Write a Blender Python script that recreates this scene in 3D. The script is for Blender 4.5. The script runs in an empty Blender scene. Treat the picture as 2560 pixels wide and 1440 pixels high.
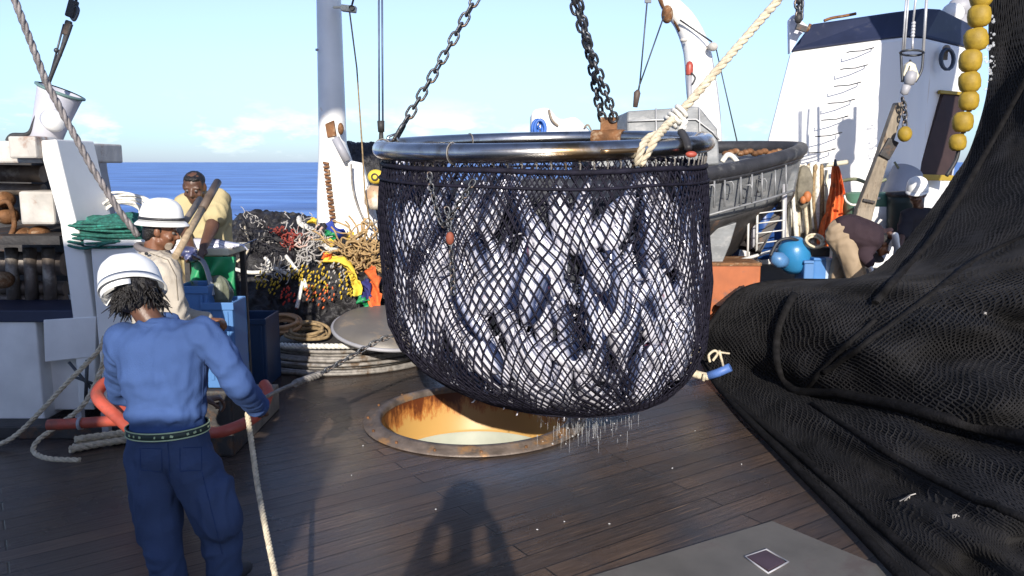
import bpy, bmesh, math, random
from mathutils import Vector, Matrix, Euler, noise
random.seed(7)
R = math.radians
# ---------------------------------------------------------------- camera
F = 2000.0; H = 2.1; PITCH = math.atan(315/2000)
scene = bpy.context.scene
col = scene.collection
cd = bpy.data.cameras.new('camera'); cam = bpy.data.objects.new('camera', cd); col.objects.link(cam)
cd.sensor_width = 36; cd.lens = 36*F/2560; cd.clip_start = 0.05; cd.clip_end = 30000
cam.location = (0, 0, H); cam.rotation_euler = (R(90)-PITCH, 0, 0)
scene.camera = cam
# ---------------------------------------------------------------- sky and sun
SUN_EL = R(22.5); SUN_AZ = R(2)       # the sun stands behind the camera, a touch to its right
w = bpy.data.worlds.new('World'); scene.world = w; w.use_nodes = True
nt = w.node_tree; N = nt.nodes; L = nt.links
bg = N['Background']; bg.inputs['Strength'].default_value = 0.115
sky = N.new('ShaderNodeTexSky'); sky.sky_type = 'NISHITA'; sky.sun_disc = False
sky.sun_elevation = SUN_EL; sky.sun_rotation = R(180)-SUN_AZ
sky.air_density = 1.0; sky.dust_density = 0.3; sky.ozone_density = 1.6
tc = N.new('ShaderNodeTexCoord')
def cloud_mask():
    sep = N.new('ShaderNodeSeparateXYZ'); L.new(tc.outputs['Generated'], sep.inputs[0])
    mp = N.new('ShaderNodeMapping'); mp.inputs['Scale'].default_value = (9, 9, 26); mp.inputs['Location'].default_value = (1.3, 0.4, 0.3)
    L.new(tc.outputs['Generated'], mp.inputs[0])
    no = N.new('ShaderNodeTexNoise'); no.inputs['Scale'].default_value = 1.0; no.inputs['Detail'].default_value = 7; no.inputs['Roughness'].default_value = .6
    L.new(mp.outputs[0], no.inputs['Vector'])
    r = N.new('ShaderNodeValToRGB'); r.color_ramp.elements[0].position = .50; r.color_ramp.elements[1].position = .62
    L.new(no.outputs[0], r.inputs[0])
    # low band just over the horizon
    b = N.new('ShaderNodeValToRGB'); e = b.color_ramp.elements
    e[0].position = .003; e[0].color = (0, 0, 0, 1); e[1].position = .08; e[1].color = (0, 0, 0, 1)
    k = b.color_ramp.elements.new(.014); k.color = (.8, .8, .8, 1); k = b.color_ramp.elements.new(.035); k.color = (1, 1, 1, 1)
    L.new(sep.outputs[2], b.inputs[0])
    m = N.new('ShaderNodeMath'); m.operation = 'MULTIPLY'; L.new(r.outputs[0], m.inputs[0]); L.new(b.outputs[0], m.inputs[1])
    return m.outputs[0]
mx = N.new('ShaderNodeMixRGB'); mx.blend_type = 'MIX'
tint = N.new('ShaderNodeMixRGB'); tint.blend_type = 'MULTIPLY'; tint.inputs[0].default_value = 1
sz = N.new('ShaderNodeSeparateXYZ'); L.new(tc.outputs['Generated'], sz.inputs[0])
bg.inputs['Strength'].default_value = 0.135
er = N.new('ShaderNodeValToRGB'); e_ = er.color_ramp.elements; e_[0].position = 0; e_[0].color = (.38, .50, .90, 1); e_[1].position = .5; e_[1].color = (1.05, .95, 1.05, 1)
k_ = e_.new(.03); k_.color = (.42, .56, .84, 1); k_ = e_.new(.12); k_.color = (.74, .79, .98, 1); k_ = e_.new(.25); k_.color = (1.08, .92, 1.02, 1)
L.new(sz.outputs[2], er.inputs[0]); L.new(er.outputs[0], tint.inputs[2])
L.new(sky.outputs[0], tint.inputs[1])
L.new(cloud_mask(), mx.inputs[0]); L.new(tint.outputs[0], mx.inputs[1]); mx.inputs[2].default_value = (6.0, 6.5, 7.0, 1)
L.new(mx.outputs[0], bg.inputs[0])
sd = bpy.data.lights.new('sun', 'SUN'); sun = bpy.data.objects.new('sun', sd); col.objects.link(sun)
sd.energy = 4.6; sd.angle = R(.5); sd.color = (1, .93, .82)
SV = Vector((math.sin(SUN_AZ)*math.cos(SUN_EL), -math.cos(SUN_AZ)*math.cos(SUN_EL), math.sin(SUN_EL)))
sun.rotation_euler = SV.to_track_quat('Z', 'Y').to_euler(); sun.location = SV*40
scene.view_settings.view_transform = 'Standard'; scene.view_settings.look = 'None'
scene.view_settings.exposure = 0.55; scene.view_settings.gamma = 1
scene.render.engine = 'CYCLES'
scene.cycles.max_bounces = 6; scene.cycles.transparent_max_bounces = 8
# ---------------------------------------------------------------- helpers
def ray(u, v):
    dx = (u-1280)/F; dy = -(v-720)/F
    c, s = math.cos(PITCH), math.sin(PITCH)
    return Vector((dx, c + s*dy, -s + c*dy))
def P(u, v, Y):            # the point at forward distance Y seen at pixel u, v of the 2560 x 1440 photo
    d = ray(u, v); return Vector((0, 0, H)) + d*(Y/d.y)
def G(u, v, z=0.0):        # where that sight line meets the level z
    d = ray(u, v); return Vector((0, 0, H)) + d*((z-H)/d.z)
def M(Y, px=1.0):          # metres spanned by px pixels at distance Y
    return px*Y*1.01/F
def lerp(a, b, t): return a+(b-a)*t
def cr(p0, p1, p2, p3, t):
    return .5*((2*p1)+(p2-p0)*t+(2*p0-5*p1+4*p2-p3)*t*t+(3*p1-p0-3*p2+p3)*t**3)
def smooth(pts, n=8, closed=False):
    pts = [Vector(p) for p in pts]; out = []; m = len(pts)
    if m < 3 and not closed:
        return [pts[0].lerp(pts[1], i/n) for i in range(n+1)]
    for i in range(m if closed else m-1):
        if closed: a, b, c, d = pts[(i-1) % m], pts[i], pts[(i+1) % m], pts[(i+2) % m]
        else: a, b, c, d = pts[max(i-1, 0)], pts[i], pts[i+1], pts[min(i+2, m-1)]
        for k in range(n): out.append(cr(a, b, c, d, k/n))
    if not closed: out.append(pts[-1])
    return out
def frames(pts, closed=False):
    n = len(pts); T = []
    for i in range(n):
        a = pts[(i-1) % n] if (closed or i > 0) else pts[i]; b = pts[(i+1) % n] if (closed or i < n-1) else pts[i]
        t = b-a; T.append(t.normalized() if t.length > 1e-9 else Vector((0, 0, 1)))
    up = Vector((0, 0, 1)) if abs(T[0].z) < .9 else Vector((1, 0, 0))
    nn = (up - T[0]*up.dot(T[0])).normalized(); out = []
    for i in range(n):
        nn = nn - T[i]*nn.dot(T[i])
        nn = nn.normalized() if nn.length > 1e-6 else T[i].orthogonal().normalized()
        out.append((T[i], nn, T[i].cross(nn)))
    return out
class MB:
    def __init__(s): s.v = []; s.f = []; s.sm = []; s.uv = {}
    def add(s, vs, fs, smooth_=False):
        o = len(s.v); s.v += [Vector(x) for x in vs]
        for f in fs: s.f.append([i+o for i in f]); s.sm.append(smooth_)
        return s
    def box(s, c, size, rot=None):
        c = Vector(c); x, y, z = [k/2 for k in size]; m = Euler(rot).to_matrix() if rot else Matrix.Identity(3)
        vs = [c + m @ Vector((a*x, b*y, d*z)) for a in (-1, 1) for b in (-1, 1) for d in (-1, 1)]
        return s.add(vs, [(0, 1, 3, 2), (4, 6, 7, 5), (0, 4, 5, 1), (2, 3, 7, 6), (0, 2, 6, 4), (1, 5, 7, 3)])
    def bb(s, lo, hi):
        lo, hi = Vector(lo), Vector(hi); return s.box((lo+hi)/2, hi-lo)
    def prism(s, poly, off, sm=False):     # polygon extruded by a vector
        poly = [Vector(p) for p in poly]; off = Vector(off); n = len(poly)
        vs = poly + [p+off for p in poly]
        fs = [list(range(n))[::-1], list(range(n, 2*n))] + [(i, (i+1) % n, n+(i+1) % n, n+i) for i in range(n)]
        return s.add(vs, fs, sm)
    def loft(s, loops, cap=True, sm=False):
        n = len(loops[0]); vs = [p for l in loops for p in l]; fs = []
        for k in range(len(loops)-1):
            for i in range(n): fs.append((k*n+i, k*n+(i+1) % n, (k+1)*n+(i+1) % n, (k+1)*n+i))
        if cap: fs.append(list(range(n))[::-1]); fs.append([(len(loops)-1)*n+i for i in range(n)])
        return s.add(vs, fs, sm)
    def tube(s, pts, r, n=8, closed=False, cap=True, sm=True, flat=1.0):
        pts = [Vector(p) for p in pts]; fr = frames(pts, closed); vs = []; m = len(pts)
        for i, p in enumerate(pts):
            rr = r[i] if isinstance(r, (list, tuple)) else r
            for k in range(n):
                a = 2*math.pi*k/n; vs.append(p + fr[i][1]*math.cos(a)*rr + fr[i][2]*math.sin(a)*rr*flat)
        fs = []
        for i in range(m if closed else m-1):
            j = (i+1) % m
            for k in range(n): fs.append((i*n+k, i*n+(k+1) % n, j*n+(k+1) % n, j*n+k))
        s.add(vs, fs, sm)
        if cap and not closed:
            o = len(s.v)-len(vs)
            s.f.append([o+k for k in range(n)][::-1]); s.sm.append(False)
            s.f.append([o+(m-1)*n+k for k in range(n)]); s.sm.append(False)
        return s
    def cyl(s, a, b, r1, r2=None, n=20):
        return s.tube([a, b], [r1, r1 if r2 is None else r2], n)
    def rope(s, pts, r, pitch=None, n=5, strands=3):     # laid rope: strands twisted round the path
        pts = [Vector(p) for p in pts]; pitch = pitch or r*7
        L_ = [0]
        for i in range(1, len(pts)): L_.append(L_[-1]+(pts[i]-pts[i-1]).length)
        tot = L_[-1]; st = max(4, int(tot/(pitch/7))); q = []; j = 0
        for i in range(st+1):
            d = tot*i/st
            while j < len(L_)-2 and L_[j+1] < d: j += 1
            t = (d-L_[j])/max(L_[j+1]-L_[j], 1e-9); q.append(pts[j].lerp(pts[j+1], min(max(t, 0), 1)))
        fr = frames(q)
        for k in range(strands):
            sp = []
            for i, p in enumerate(q):
                a = 2*math.pi*(tot*i/st/pitch + k/strands); sp.append(p + (fr[i][1]*math.cos(a)+fr[i][2]*math.sin(a))*r*.5)
            s.tube(sp, r*.52, n)
        return s
    def lathe(s, prof, c=(0, 0, 0), ax=(0, 0, 1), n=32, sm=True):
        c = Vector(c); q = Vector(ax).normalized().to_track_quat('Z', 'Y').to_matrix(); vs = []
        for r_, z in prof:
            for k in range(n):
                a = 2*math.pi*k/n; vs.append(c + q @ Vector((r_*math.cos(a), r_*math.sin(a), z)))
        fs = [(i*n+k, i*n+(k+1) % n, (i+1)*n+(k+1) % n, (i+1)*n+k) for i in range(len(prof)-1) for k in range(n)]
        return s.add(vs, fs, sm)
    def ell(s, c, r, rot=None, seg=16, rings=10):
        c = Vector(c); m = Euler(rot).to_matrix() if rot else Matrix.Identity(3)
        if not hasattr(r, '__len__'): r = (r, r, r)
        vs = [c + m @ Vector((0, 0, r[2]))]
        for i in range(1, rings):
            t = math.pi*i/rings
            for k in range(seg):
                a = 2*math.pi*k/seg; vs.append(c + m @ Vector((r[0]*math.sin(t)*math.cos(a), r[1]*math.sin(t)*math.sin(a), r[2]*math.cos(t))))
        vs.append(c + m @ Vector((0, 0, -r[2]))); e = len(vs)-1
        fs = [(0, 1+k, 1+(k+1) % seg) for k in range(seg)]
        for i in range(rings-2):
            for k in range(seg): fs.append((1+i*seg+k, 1+(i+1)*seg+k, 1+(i+1)*seg+(k+1) % seg, 1+i*seg+(k+1) % seg))
        b = 1+(rings-2)*seg
        fs += [(b+k, e, b+(k+1) % seg) for k in range(seg)]
        return s.add(vs, fs, True)
    def grid(s, fn, nu, nv, sm=True, uv=None):
        vs = [fn(i/nu, j/nv) for j in range(nv+1) for i in range(nu+1)]
        fs = [(j*(nu+1)+i, j*(nu+1)+i+1, (j+1)*(nu+1)+i+1, (j+1)*(nu+1)+i) for j in range(nv) for i in range(nu)]
        return s.add(vs, fs, sm)
    def pieces(s, name, mat, parent, bevel=0):      # one part per separate piece
        par = list(range(len(s.v)))
        def fd(x):
            while par[x] != x: par[x] = par[par[x]]; x = par[x]
            return x
        for f in s.f:
            for q in f[1:]: par[fd(q)] = fd(f[0])
        grp = {}
        for f, m_ in zip(s.f, s.sm): grp.setdefault(fd(f[0]), []).append((f, m_))
        for fs in grp.values():
            ids = sorted({i for f, _ in fs for i in f}); mp = {i: k for k, i in enumerate(ids)}; b = MB()
            b.v = [s.v[i] for i in ids]; b.f = [[mp[i] for i in f] for f, _ in fs]; b.sm = [m_ for _, m_ in fs]; b.build(name, mat, parent, bevel)
    def build(s, name, mat, parent=None, bevel=0, origin=None, solid=0):
        if parent is not None:
            o = Vector(parent.location); q = parent
            while q.parent: q = q.parent; o = o + Vector(q.location)
        elif origin is not None: o = Vector(origin)
        else:
            xs = [v.x for v in s.v]; ys = [v.y for v in s.v]
            o = Vector(((min(xs)+max(xs))/2, (min(ys)+max(ys))/2, min(v.z for v in s.v)))
        me = bpy.data.meshes.new(name); me.from_pydata([v-o for v in s.v], [], s.f)
        me.polygons.foreach_set('use_smooth', s.sm); me.materials.append(mat); me.update()
        if not (len(s.f) > 60000):
            b = bmesh.new(); b.from_mesh(me); bmesh.ops.recalc_face_normals(b, faces=b.faces); b.to_mesh(me); b.free()
        ob = bpy.data.objects.new(name, me); col.objects.link(ob)
        if parent is not None: ob.parent = parent
        else: ob.location = o
        if solid:
            m = ob.modifiers.new('thick', 'SOLIDIFY'); m.thickness = solid; m.offset = 0
        if bevel:
            m = ob.modifiers.new('bevel', 'BEVEL'); m.width = bevel; m.segments = 2; m.limit_method = 'ANGLE'; m.angle_limit = R(40)
        return ob
def tag(o, label, cat, group=None, kind=None):
    if label: o['label'] = label
    if cat: o['category'] = cat
    if group: o['group'] = group
    if kind: o['kind'] = kind
    return o
def thing(name, loc, label, cat, group=None):
    o = bpy.data.objects.new(name, None); col.objects.link(o); o.location = loc; o.empty_display_size = .1
    return tag(o, label, cat, group)
def nz(p, s=1.0, o=0.0): return noise.noise(Vector((p[0]*s+o, p[1]*s+o*1.7, p[2]*s-o)))
# ---------------------------------------------------------------- materials
def mat(name, c, rough=.6, metal=0, var=.25, vs=6, bump=0, bs=60, c2=None, c2s=3, c2t=(.55, .65), spec=.5, alpha=1, stretch=None, emit=None, sss=0):
    m = bpy.data.materials.new(name); m.use_nodes = True; n = m.node_tree.nodes; l = m.node_tree.links
    p = n['Principled BSDF']; p.inputs['Roughness'].default_value = rough; p.inputs['Metallic'].default_value = metal
    p.inputs['Specular IOR Level'].default_value = spec
    t = n.new('ShaderNodeTexCoord'); mp = n.new('ShaderNodeMapping'); l.new(t.outputs['Object'], mp.inputs[0])
    if stretch: mp.inputs['Scale'].default_value = stretch
    no = n.new('ShaderNodeTexNoise'); no.inputs['Scale'].default_value = vs; no.inputs['Detail'].default_value = 5; l.new(mp.outputs[0], no.inputs['Vector'])
    mr = n.new('ShaderNodeMapRange'); mr.inputs[1].default_value = .3; mr.inputs[2].default_value = .7
    mr.inputs[3].default_value = 1-var; mr.inputs[4].default_value = 1+var*.5; l.new(no.outputs[0], mr.inputs[0])
    mu = n.new('ShaderNodeVectorMath'); mu.operation = 'SCALE'; mu.inputs[0].default_value = c[:3]; l.new(mr.outputs[0], mu.inputs['Scale'])
    out = mu.outputs[0]
    if c2:
        n2 = n.new('ShaderNodeTexNoise'); n2.inputs['Scale'].default_value = c2s; n2.inputs['Detail'].default_value = 8; n2.inputs['Roughness'].default_value = .65
        l.new(mp.outputs[0], n2.inputs['Vector'])
        r2 = n.new('ShaderNodeMapRange'); r2.inputs[1].default_value = c2t[0]; r2.inputs[2].default_value = c2t[1]; l.new(n2.outputs[0], r2.inputs[0])
        mi = n.new('ShaderNodeMixRGB'); l.new(r2.outputs[0], mi.inputs[0]); l.new(out, mi.inputs[1]); mi.inputs[2].default_value = (*c2, 1); out = mi.outputs[0]
    l.new(out, p.inputs['Base Color'])
    if bump:
        n3 = n.new('ShaderNodeTexNoise'); n3.inputs['Scale'].default_value = bs; n3.inputs['Detail'].default_value = 4; l.new(mp.outputs[0], n3.inputs['Vector'])
        b = n.new('ShaderNodeBump'); b.inputs['Strength'].default_value = bump; b.inputs['Distance'].default_value = .01; l.new(n3.outputs[0], b.inputs['Height']); l.new(b.outputs[0], p.inputs['Normal'])
    return m
RUST = (.22, .08, .025)
WHITE = mat('white_paint', (.74, .73, .71), .45, var=.18, vs=3, bump=.15, bs=12, c2=(.36, .24, .13), c2s=2.6, c2t=(.64, .74))
MASTW = mat('mast_paint', (.78, .77, .74), .4, var=.12, vs=2, bump=.1, bs=10, c2=(.5, .26, .08), c2s=2.2, c2t=(.66, .75))
WORN = mat('worn_white', (.52, .49, .45), .6, var=.35, vs=5, bump=.3, bs=20, c2=RUST, c2s=4, c2t=(.56, .7))
GREYP = mat('grey_paint', (.33, .33, .36), .5, var=.2, vs=3, bump=.1, bs=20, c2=(.2, .14, .1), c2s=5, c2t=(.62, .75))
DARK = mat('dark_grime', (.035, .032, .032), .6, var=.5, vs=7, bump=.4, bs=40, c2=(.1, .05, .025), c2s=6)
NAVY = mat('navy_paint', (.018, .024, .055), .5, var=.3, vs=3, c2=(.07, .07, .09), c2s=6, c2t=(.6, .8))
STEEL = mat('polished_steel', (.52, .50, .48), .24, 1, var=.35, vs=4, bump=.12, bs=14, c2=(.22, .15, .08), c2s=2.4, c2t=(.47, .60))
CHAIN = mat('chain_steel', (.12, .125, .135), .42, .8, var=.4, vs=20, bump=.4, bs=80, c2=(.18, .13, .1), c2s=16)
RUSTM = mat('rusty_metal', (.2, .09, .035), .75, .2, var=.5, vs=12, bump=.6, bs=60, c2=(.38, .27, .17), c2s=9)
ALU = mat('aluminium', (.20, .21, .22), .55, .25, var=.3, vs=4, bump=.2, bs=14, c2=(.32, .32, .32), c2s=5, c2t=(.5, .7), stretch=(1, 1, 2))
ALUD = mat('dull_aluminium', (.16, .165, .17), .6, .35, var=.4, vs=5, bump=.2, bs=18, c2=(.3, .3, .3), c2s=6, c2t=(.5, .7))
RUBBER = mat('black_rubber', (.03, .03, .035), .55, var=.4, vs=8, bump=.3, bs=30, c2=(.08, .08, .08), c2s=7)
ROPEC = mat('cream_rope', (.60, .52, .38), .85, var=.35, vs=30, bump=.6, bs=150, c2=(.3, .23, .14), c2s=8, c2t=(.55, .75))
ROPEW = mat('white_rope', (.72, .70, .64), .85, var=.3, vs=30, bump=.6, bs=150, c2=(.4, .35, .27), c2s=7, c2t=(.58, .75))
ROPEB = mat('brown_rope', (.30, .21, .11), .9, var=.45, vs=30, bump=.6, bs=150)
ROPEG = mat('grey_cable', (.27, .25, .23), .6, .3, var=.4, vs=20, bump=.4, bs=120, c2=(.12, .08, .05), c2s=6)
WIRE = mat('wire', (.08, .085, .095), .5, .6, var=.3, vs=20)
WIREB = mat('blue_grey_wire', (.1, .13, .2), .5, .3, var=.3, vs=20)
TWINE = mat('wet_black_twine', (.013, .012, .022), .7, var=.5, vs=15, bump=.5, bs=120, spec=.15)
TWINE2 = mat('inner_twine', (.02, .018, .03), .75, spec=.15, var=.5, vs=15, bump=.4, bs=120)
YEL = mat('yellow_plastic', (.36, .235, .02), .65, var=.4, vs=8, bump=.3, bs=40, c2=(.3, .2, .06), c2s=9, c2t=(.6, .75))
YCLOTH = mat('yellow_cloth', (.75, .55, .06), .8, var=.25, vs=8, bump=.4, bs=30)
ORANGE = mat('orange_cloth', (.72, .14, .03), .8, var=.35, vs=14, bump=.6, bs=50, c2=(.35, .08, .03), c2s=8)
REDM = mat('red_paint', (.42, .075, .045), .5, var=.3, vs=6, bump=.3, bs=30, c2=(.2, .06, .04), c2s=5, c2t=(.55, .7))
BLUEP = mat('blue_plastic', (.06, .19, .46), .4, var=.15, vs=3, c2=(.25, .3, .2), c2s=3.5, c2t=(.6, .72))
BLUEB = mat('blue_barrel', (.03, .2, .42), .35, var=.15, vs=4, bump=.1)
BLUED = mat('dark_blue_plastic', (.012, .04, .105), .5, var=.25, vs=4)
GREENC = mat('green_tarp', (.02, .27, .10), .5, var=.3, vs=7, bump=.5, bs=18)
GREENN = mat('green_netting', (.02, .13, .10), .8, var=.5, vs=40, bump=.8, bs=120, c2=(.03, .24, .18), c2s=18)
WOOD = mat('weathered_wood', (.40, .30, .19), .7, var=.35, vs=6, bump=.5, bs=40, stretch=(6, 6, 1))
WOODG = mat('grey_wood', (.26, .21, .16), .75, var=.4, vs=8, bump=.5, bs=40)
CREAM = mat('cream_board', (.66, .6, .45), .6, var=.15, vs=4, c2=(.4, .33, .2), c2s=6, c2t=(.6, .75))
HELM = mat('white_helmet', (.80, .80, .78), .5, var=.06, vs=6, c2=(.5, .48, .44), c2s=9, c2t=(.68, .8))
BLK = mat('black_fabric', (.015, .015, .018), .8, var=.3, vs=15)
def skinmat(name, c): return mat(name, c, .45, var=.25, vs=14, bump=.15, bs=90)
SKIN1 = skinmat('brown_skin', (.20, .085, .045)); SKIN2 = skinmat('dark_skin', (.105, .05, .03))
HAIR = mat('black_hair', (.012, .010, .010), .5, var=.4, vs=30, bump=.8, bs=120)
def cloth(name, c, var=.2, c2=None): return mat(name, c, .85, var=var, vs=5, bump=.35, bs=220, c2=c2, c2s=4, c2t=(.6, .75), spec=.2)
BLUEC = cloth('blue_overalls', (.046, .088, .225)); BLUET = cloth('blue_trousers', (.045, .070, .145), c2=(.03, .045, .09))
TAN = cloth('tan_shirt', (.46, .41, .34), .2, (.3, .25, .2)); YSH = cloth('yellow_shirt', (.48, .40, .22), .15); KHAKI = cloth('khaki', (.33, .25, .17)); MAROON = cloth('dark_maroon_shirt', (.035, .022, .028)); DARKC = cloth('dark_clothes', (.03, .028, .035))
# ---------------------------------------------------------------- deck, sea, hatch
HC = Vector((G(1186, 1050).x, 6.40, 0)); HR = 0.78
def deck_mat():
    m = bpy.data.materials.new('deck_planks'); m.use_nodes = True; n = m.node_tree.nodes; l = m.node_tree.links; p = n['Principled BSDF']
    t = n.new('ShaderNodeTexCoord'); mp = n.new('ShaderNodeMapping'); mp.inputs['Rotation'].default_value = (0, 0, R(-34)); l.new(t.outputs['Object'], mp.inputs[0])
    br = n.new('ShaderNodeTexBrick'); br.inputs['Scale'].default_value = 1; br.inputs['Brick Width'].default_value = 3.7; br.inputs['Row Height'].default_value = .15
    br.inputs['Mortar Size'].default_value = .006; br.inputs['Mortar Smooth'].default_value = .4; br.inputs['Bias'].default_value = 0; br.offset = .37
    br.inputs['Color1'].default_value = (.094, .063, .046, 1); br.inputs['Color2'].default_value = (.054, .040, .034, 1); br.inputs['Mortar'].default_value = (.018, .014, .013, 1)
    l.new(mp.outputs[0], br.inputs['Vector'])
    gm = n.new('ShaderNodeMapping'); gm.inputs['Scale'].default_value = (1.2, 22, 1); l.new(mp.outputs[0], gm.inputs[0])
    g = n.new('ShaderNodeTexNoise'); g.inputs['Scale'].default_value = 2.2; g.inputs['Detail'].default_value = 8; g.inputs['Roughness'].default_value = .7; l.new(gm.outputs[0], g.inputs['Vector'])
    gr = n.new('ShaderNodeMapRange'); gr.inputs[1].default_value = .3; gr.inputs[2].default_value = .72; gr.inputs[3].default_value = .5; gr.inputs[4].default_value = 1.5; l.new(g.outputs[0], gr.inputs[0])
    mu = n.new('ShaderNodeVectorMath'); mu.operation = 'SCALE'; l.new(br.outputs[0], mu.inputs[0]); l.new(gr.outputs[0], mu.inputs['Scale'])
    # worn pale edges and dirt
    s = n.new('ShaderNodeTexNoise'); s.inputs['Scale'].default_value = 1.1; s.inputs['Detail'].default_value = 9; s.inputs['Roughness'].default_value = .62; l.new(mp.outputs[0], s.inputs['Vector'])
    sr = n.new('ShaderNodeMapRange'); sr.inputs[1].default_value = .46; sr.inputs[2].default_value = .66; l.new(s.outputs[0], sr.inputs[0])
    mi = n.new('ShaderNodeMixRGB'); l.new(sr.outputs[0], mi.inputs[0]); l.new(mu.outputs[0], mi.inputs[1]); mi.inputs[2].default_value = (.046, .042, .044, 1)
    sc = n.new('ShaderNodeMapping'); sc.inputs['Scale'].default_value = (3, 60, 1); l.new(mp.outputs[0], sc.inputs[0])
    sn = n.new('ShaderNodeTexNoise'); sn.inputs['Scale'].default_value = .9; sn.inputs['Detail'].default_value = 3; l.new(sc.outputs[0], sn.inputs['Vector'])
    sr2 = n.new('ShaderNodeMapRange'); sr2.inputs[1].default_value = .63; sr2.inputs[2].default_value = .74; sr2.inputs[4].default_value = .7; l.new(sn.outputs[0], sr2.inputs[0])
    m2 = n.new('ShaderNodeMixRGB'); l.new(sr2.outputs[0], m2.inputs[0]); l.new(mi.outputs[0], m2.inputs[1]); m2.inputs[2].default_value = (.20, .13, .08, 1)
    l.new(m2.outputs[0], p.inputs['Base Color'])
    wn = n.new('ShaderNodeTexNoise'); wn.inputs['Scale'].default_value = .8; wn.inputs['Detail'].default_value = 6; l.new(t.outputs['Object'], wn.inputs['Vector'])
    wr = n.new('ShaderNodeMapRange'); wr.inputs[1].default_value = .35; wr.inputs[2].default_value = .62; wr.inputs[3].default_value = .11; wr.inputs[4].default_value = .40; l.new(wn.outputs[0], wr.inputs[0])
    l.new(wr.outputs[0], p.inputs['Roughness'])
    b = n.new('ShaderNodeBump'); b.inputs['Strength'].default_value = .9; b.inputs['Distance'].default_value = .008
    ad = n.new('ShaderNodeMath'); ad.operation = 'MULTIPLY_ADD'; ad.inputs[1].default_value = .5; l.new(g.outputs[0], ad.inputs[0])
    inv = n.new('ShaderNodeMath'); inv.operation = 'SUBTRACT'; inv.inputs[0].default_value = 1; l.new(br.outputs['Fac'], inv.inputs[1]); l.new(inv.outputs[0], ad.inputs[2])
    l.new(ad.outputs[0], b.inputs['Height']); l.new(b.outputs[0], p.inputs['Normal'])
    return m
DECK = deck_mat()
lo, hi = Vector((-9, -7, 0)), Vector((13, 15, 0))
angs = sorted([2*math.pi*k/96 for k in range(96)] + [math.atan2(y-HC.y, x-HC.x) % (2*math.pi) for x in (lo.x, hi.x) for y in (lo.y, hi.y)])
def rect_hit(a):
    d = Vector((math.cos(a), math.sin(a), 0)); ts = []
    if abs(d.x) > 1e-9: ts.append(((hi.x if d.x > 0 else lo.x)-HC.x)/d.x)
    if abs(d.y) > 1e-9: ts.append(((hi.y if d.y > 0 else lo.y)-HC.y)/d.y)
    return HC + d*min(t for t in ts if t > 0)
mb = MB(); n_ = len(angs)
vs = [HC + Vector((math.cos(a), math.sin(a), 0))*(HR+.10) for a in angs] + [rect_hit(a) for a in angs] + [rect_hit(a)-Vector((0, 0, 2.6)) for a in angs]
mb.add(vs, [(i, (i+1) % n_, n_+(i+1) % n_, n_+i) for i in range(n_)] + [(n_+i, n_+(i+1) % n_, 2*n_+(i+1) % n_, 2*n_+i) for i in range(n_)])
tag(mb.build('deck', DECK, origin=(0, 0, 0)), 'dark wet plank working deck of the ship', 'deck', kind='structure')

def sea_mat():
    m = bpy.data.materials.new('sea_water'); m.use_nodes = True; n = m.node_tree.nodes; l = m.node_tree.links; p = n['Principled BSDF']
    p.inputs['Roughness'].default_value = .35; p.inputs['IOR'].default_value = 1.33; p.inputs['Specular IOR Level'].default_value = .22
    t = n.new('ShaderNodeTexCoord'); mp = n.new('ShaderNodeMapping'); mp.inputs['Scale'].default_value = (.055, .17, 1); l.new(t.outputs['Object'], mp.inputs[0])
    a = n.new('ShaderNodeTexNoise'); a.inputs['Scale'].default_value = .5; a.inputs['Detail'].default_value = 10; a.inputs['Roughness'].default_value = .62; a.inputs['Distortion'].default_value = .3; l.new(mp.outputs[0], a.inputs['Vector'])
    r = n.new('ShaderNodeValToRGB'); e = r.color_ramp.elements; e[0].position = .38; e[0].color = (.012, .06, .26, 1); e[1].position = .64; e[1].color = (.13, .29, .68, 1); k = e.new(.5); k.color = (.035, .13, .44, 1)
    l.new(a.outputs[0], r.inputs[0]); l.new(r.outputs[0], p.inputs['Base Color'])
    b = n.new('ShaderNodeBump'); b.inputs['Strength'].default_value = 1; b.inputs['Distance'].default_value = .8; l.new(a.outputs[0], b.inputs['Height']); l.new(b.outputs[0], p.inputs['Normal'])
    return m
mb = MB()
def sea(u, v):
    return Vector(((u-.5)*24000, 4+ (v**3)*14000 - 60*(v == 0), -3.2))
mb = MB(); mb.grid(sea, 24, 40)
tag(mb.build('sea', sea_mat(), origin=(0, 0, -3.2)), 'blue open sea with small waves out to the horizon', 'sea', kind='structure')

rs = random.Random(3); mb = MB()
for k in range(14):
    p = G(rs.uniform(560, 1900), rs.triangular(1010, 1440, 1120)); r_ = rs.uniform(.002, .006); a = rs.uniform(0, 3.1)
    if (p-HC).length < HR+.2: continue
    mb.ell((p.x, p.y, .004), (r_*1.6, r_, .003), (0, 0, a), 7, 4)
tag(mb.build('fish_scales', mat('scale_bits', (.55, .55, .55), .3)), 'pale fish scales and scraps scattered on the wet planks', 'scales', kind='stuff')
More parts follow.
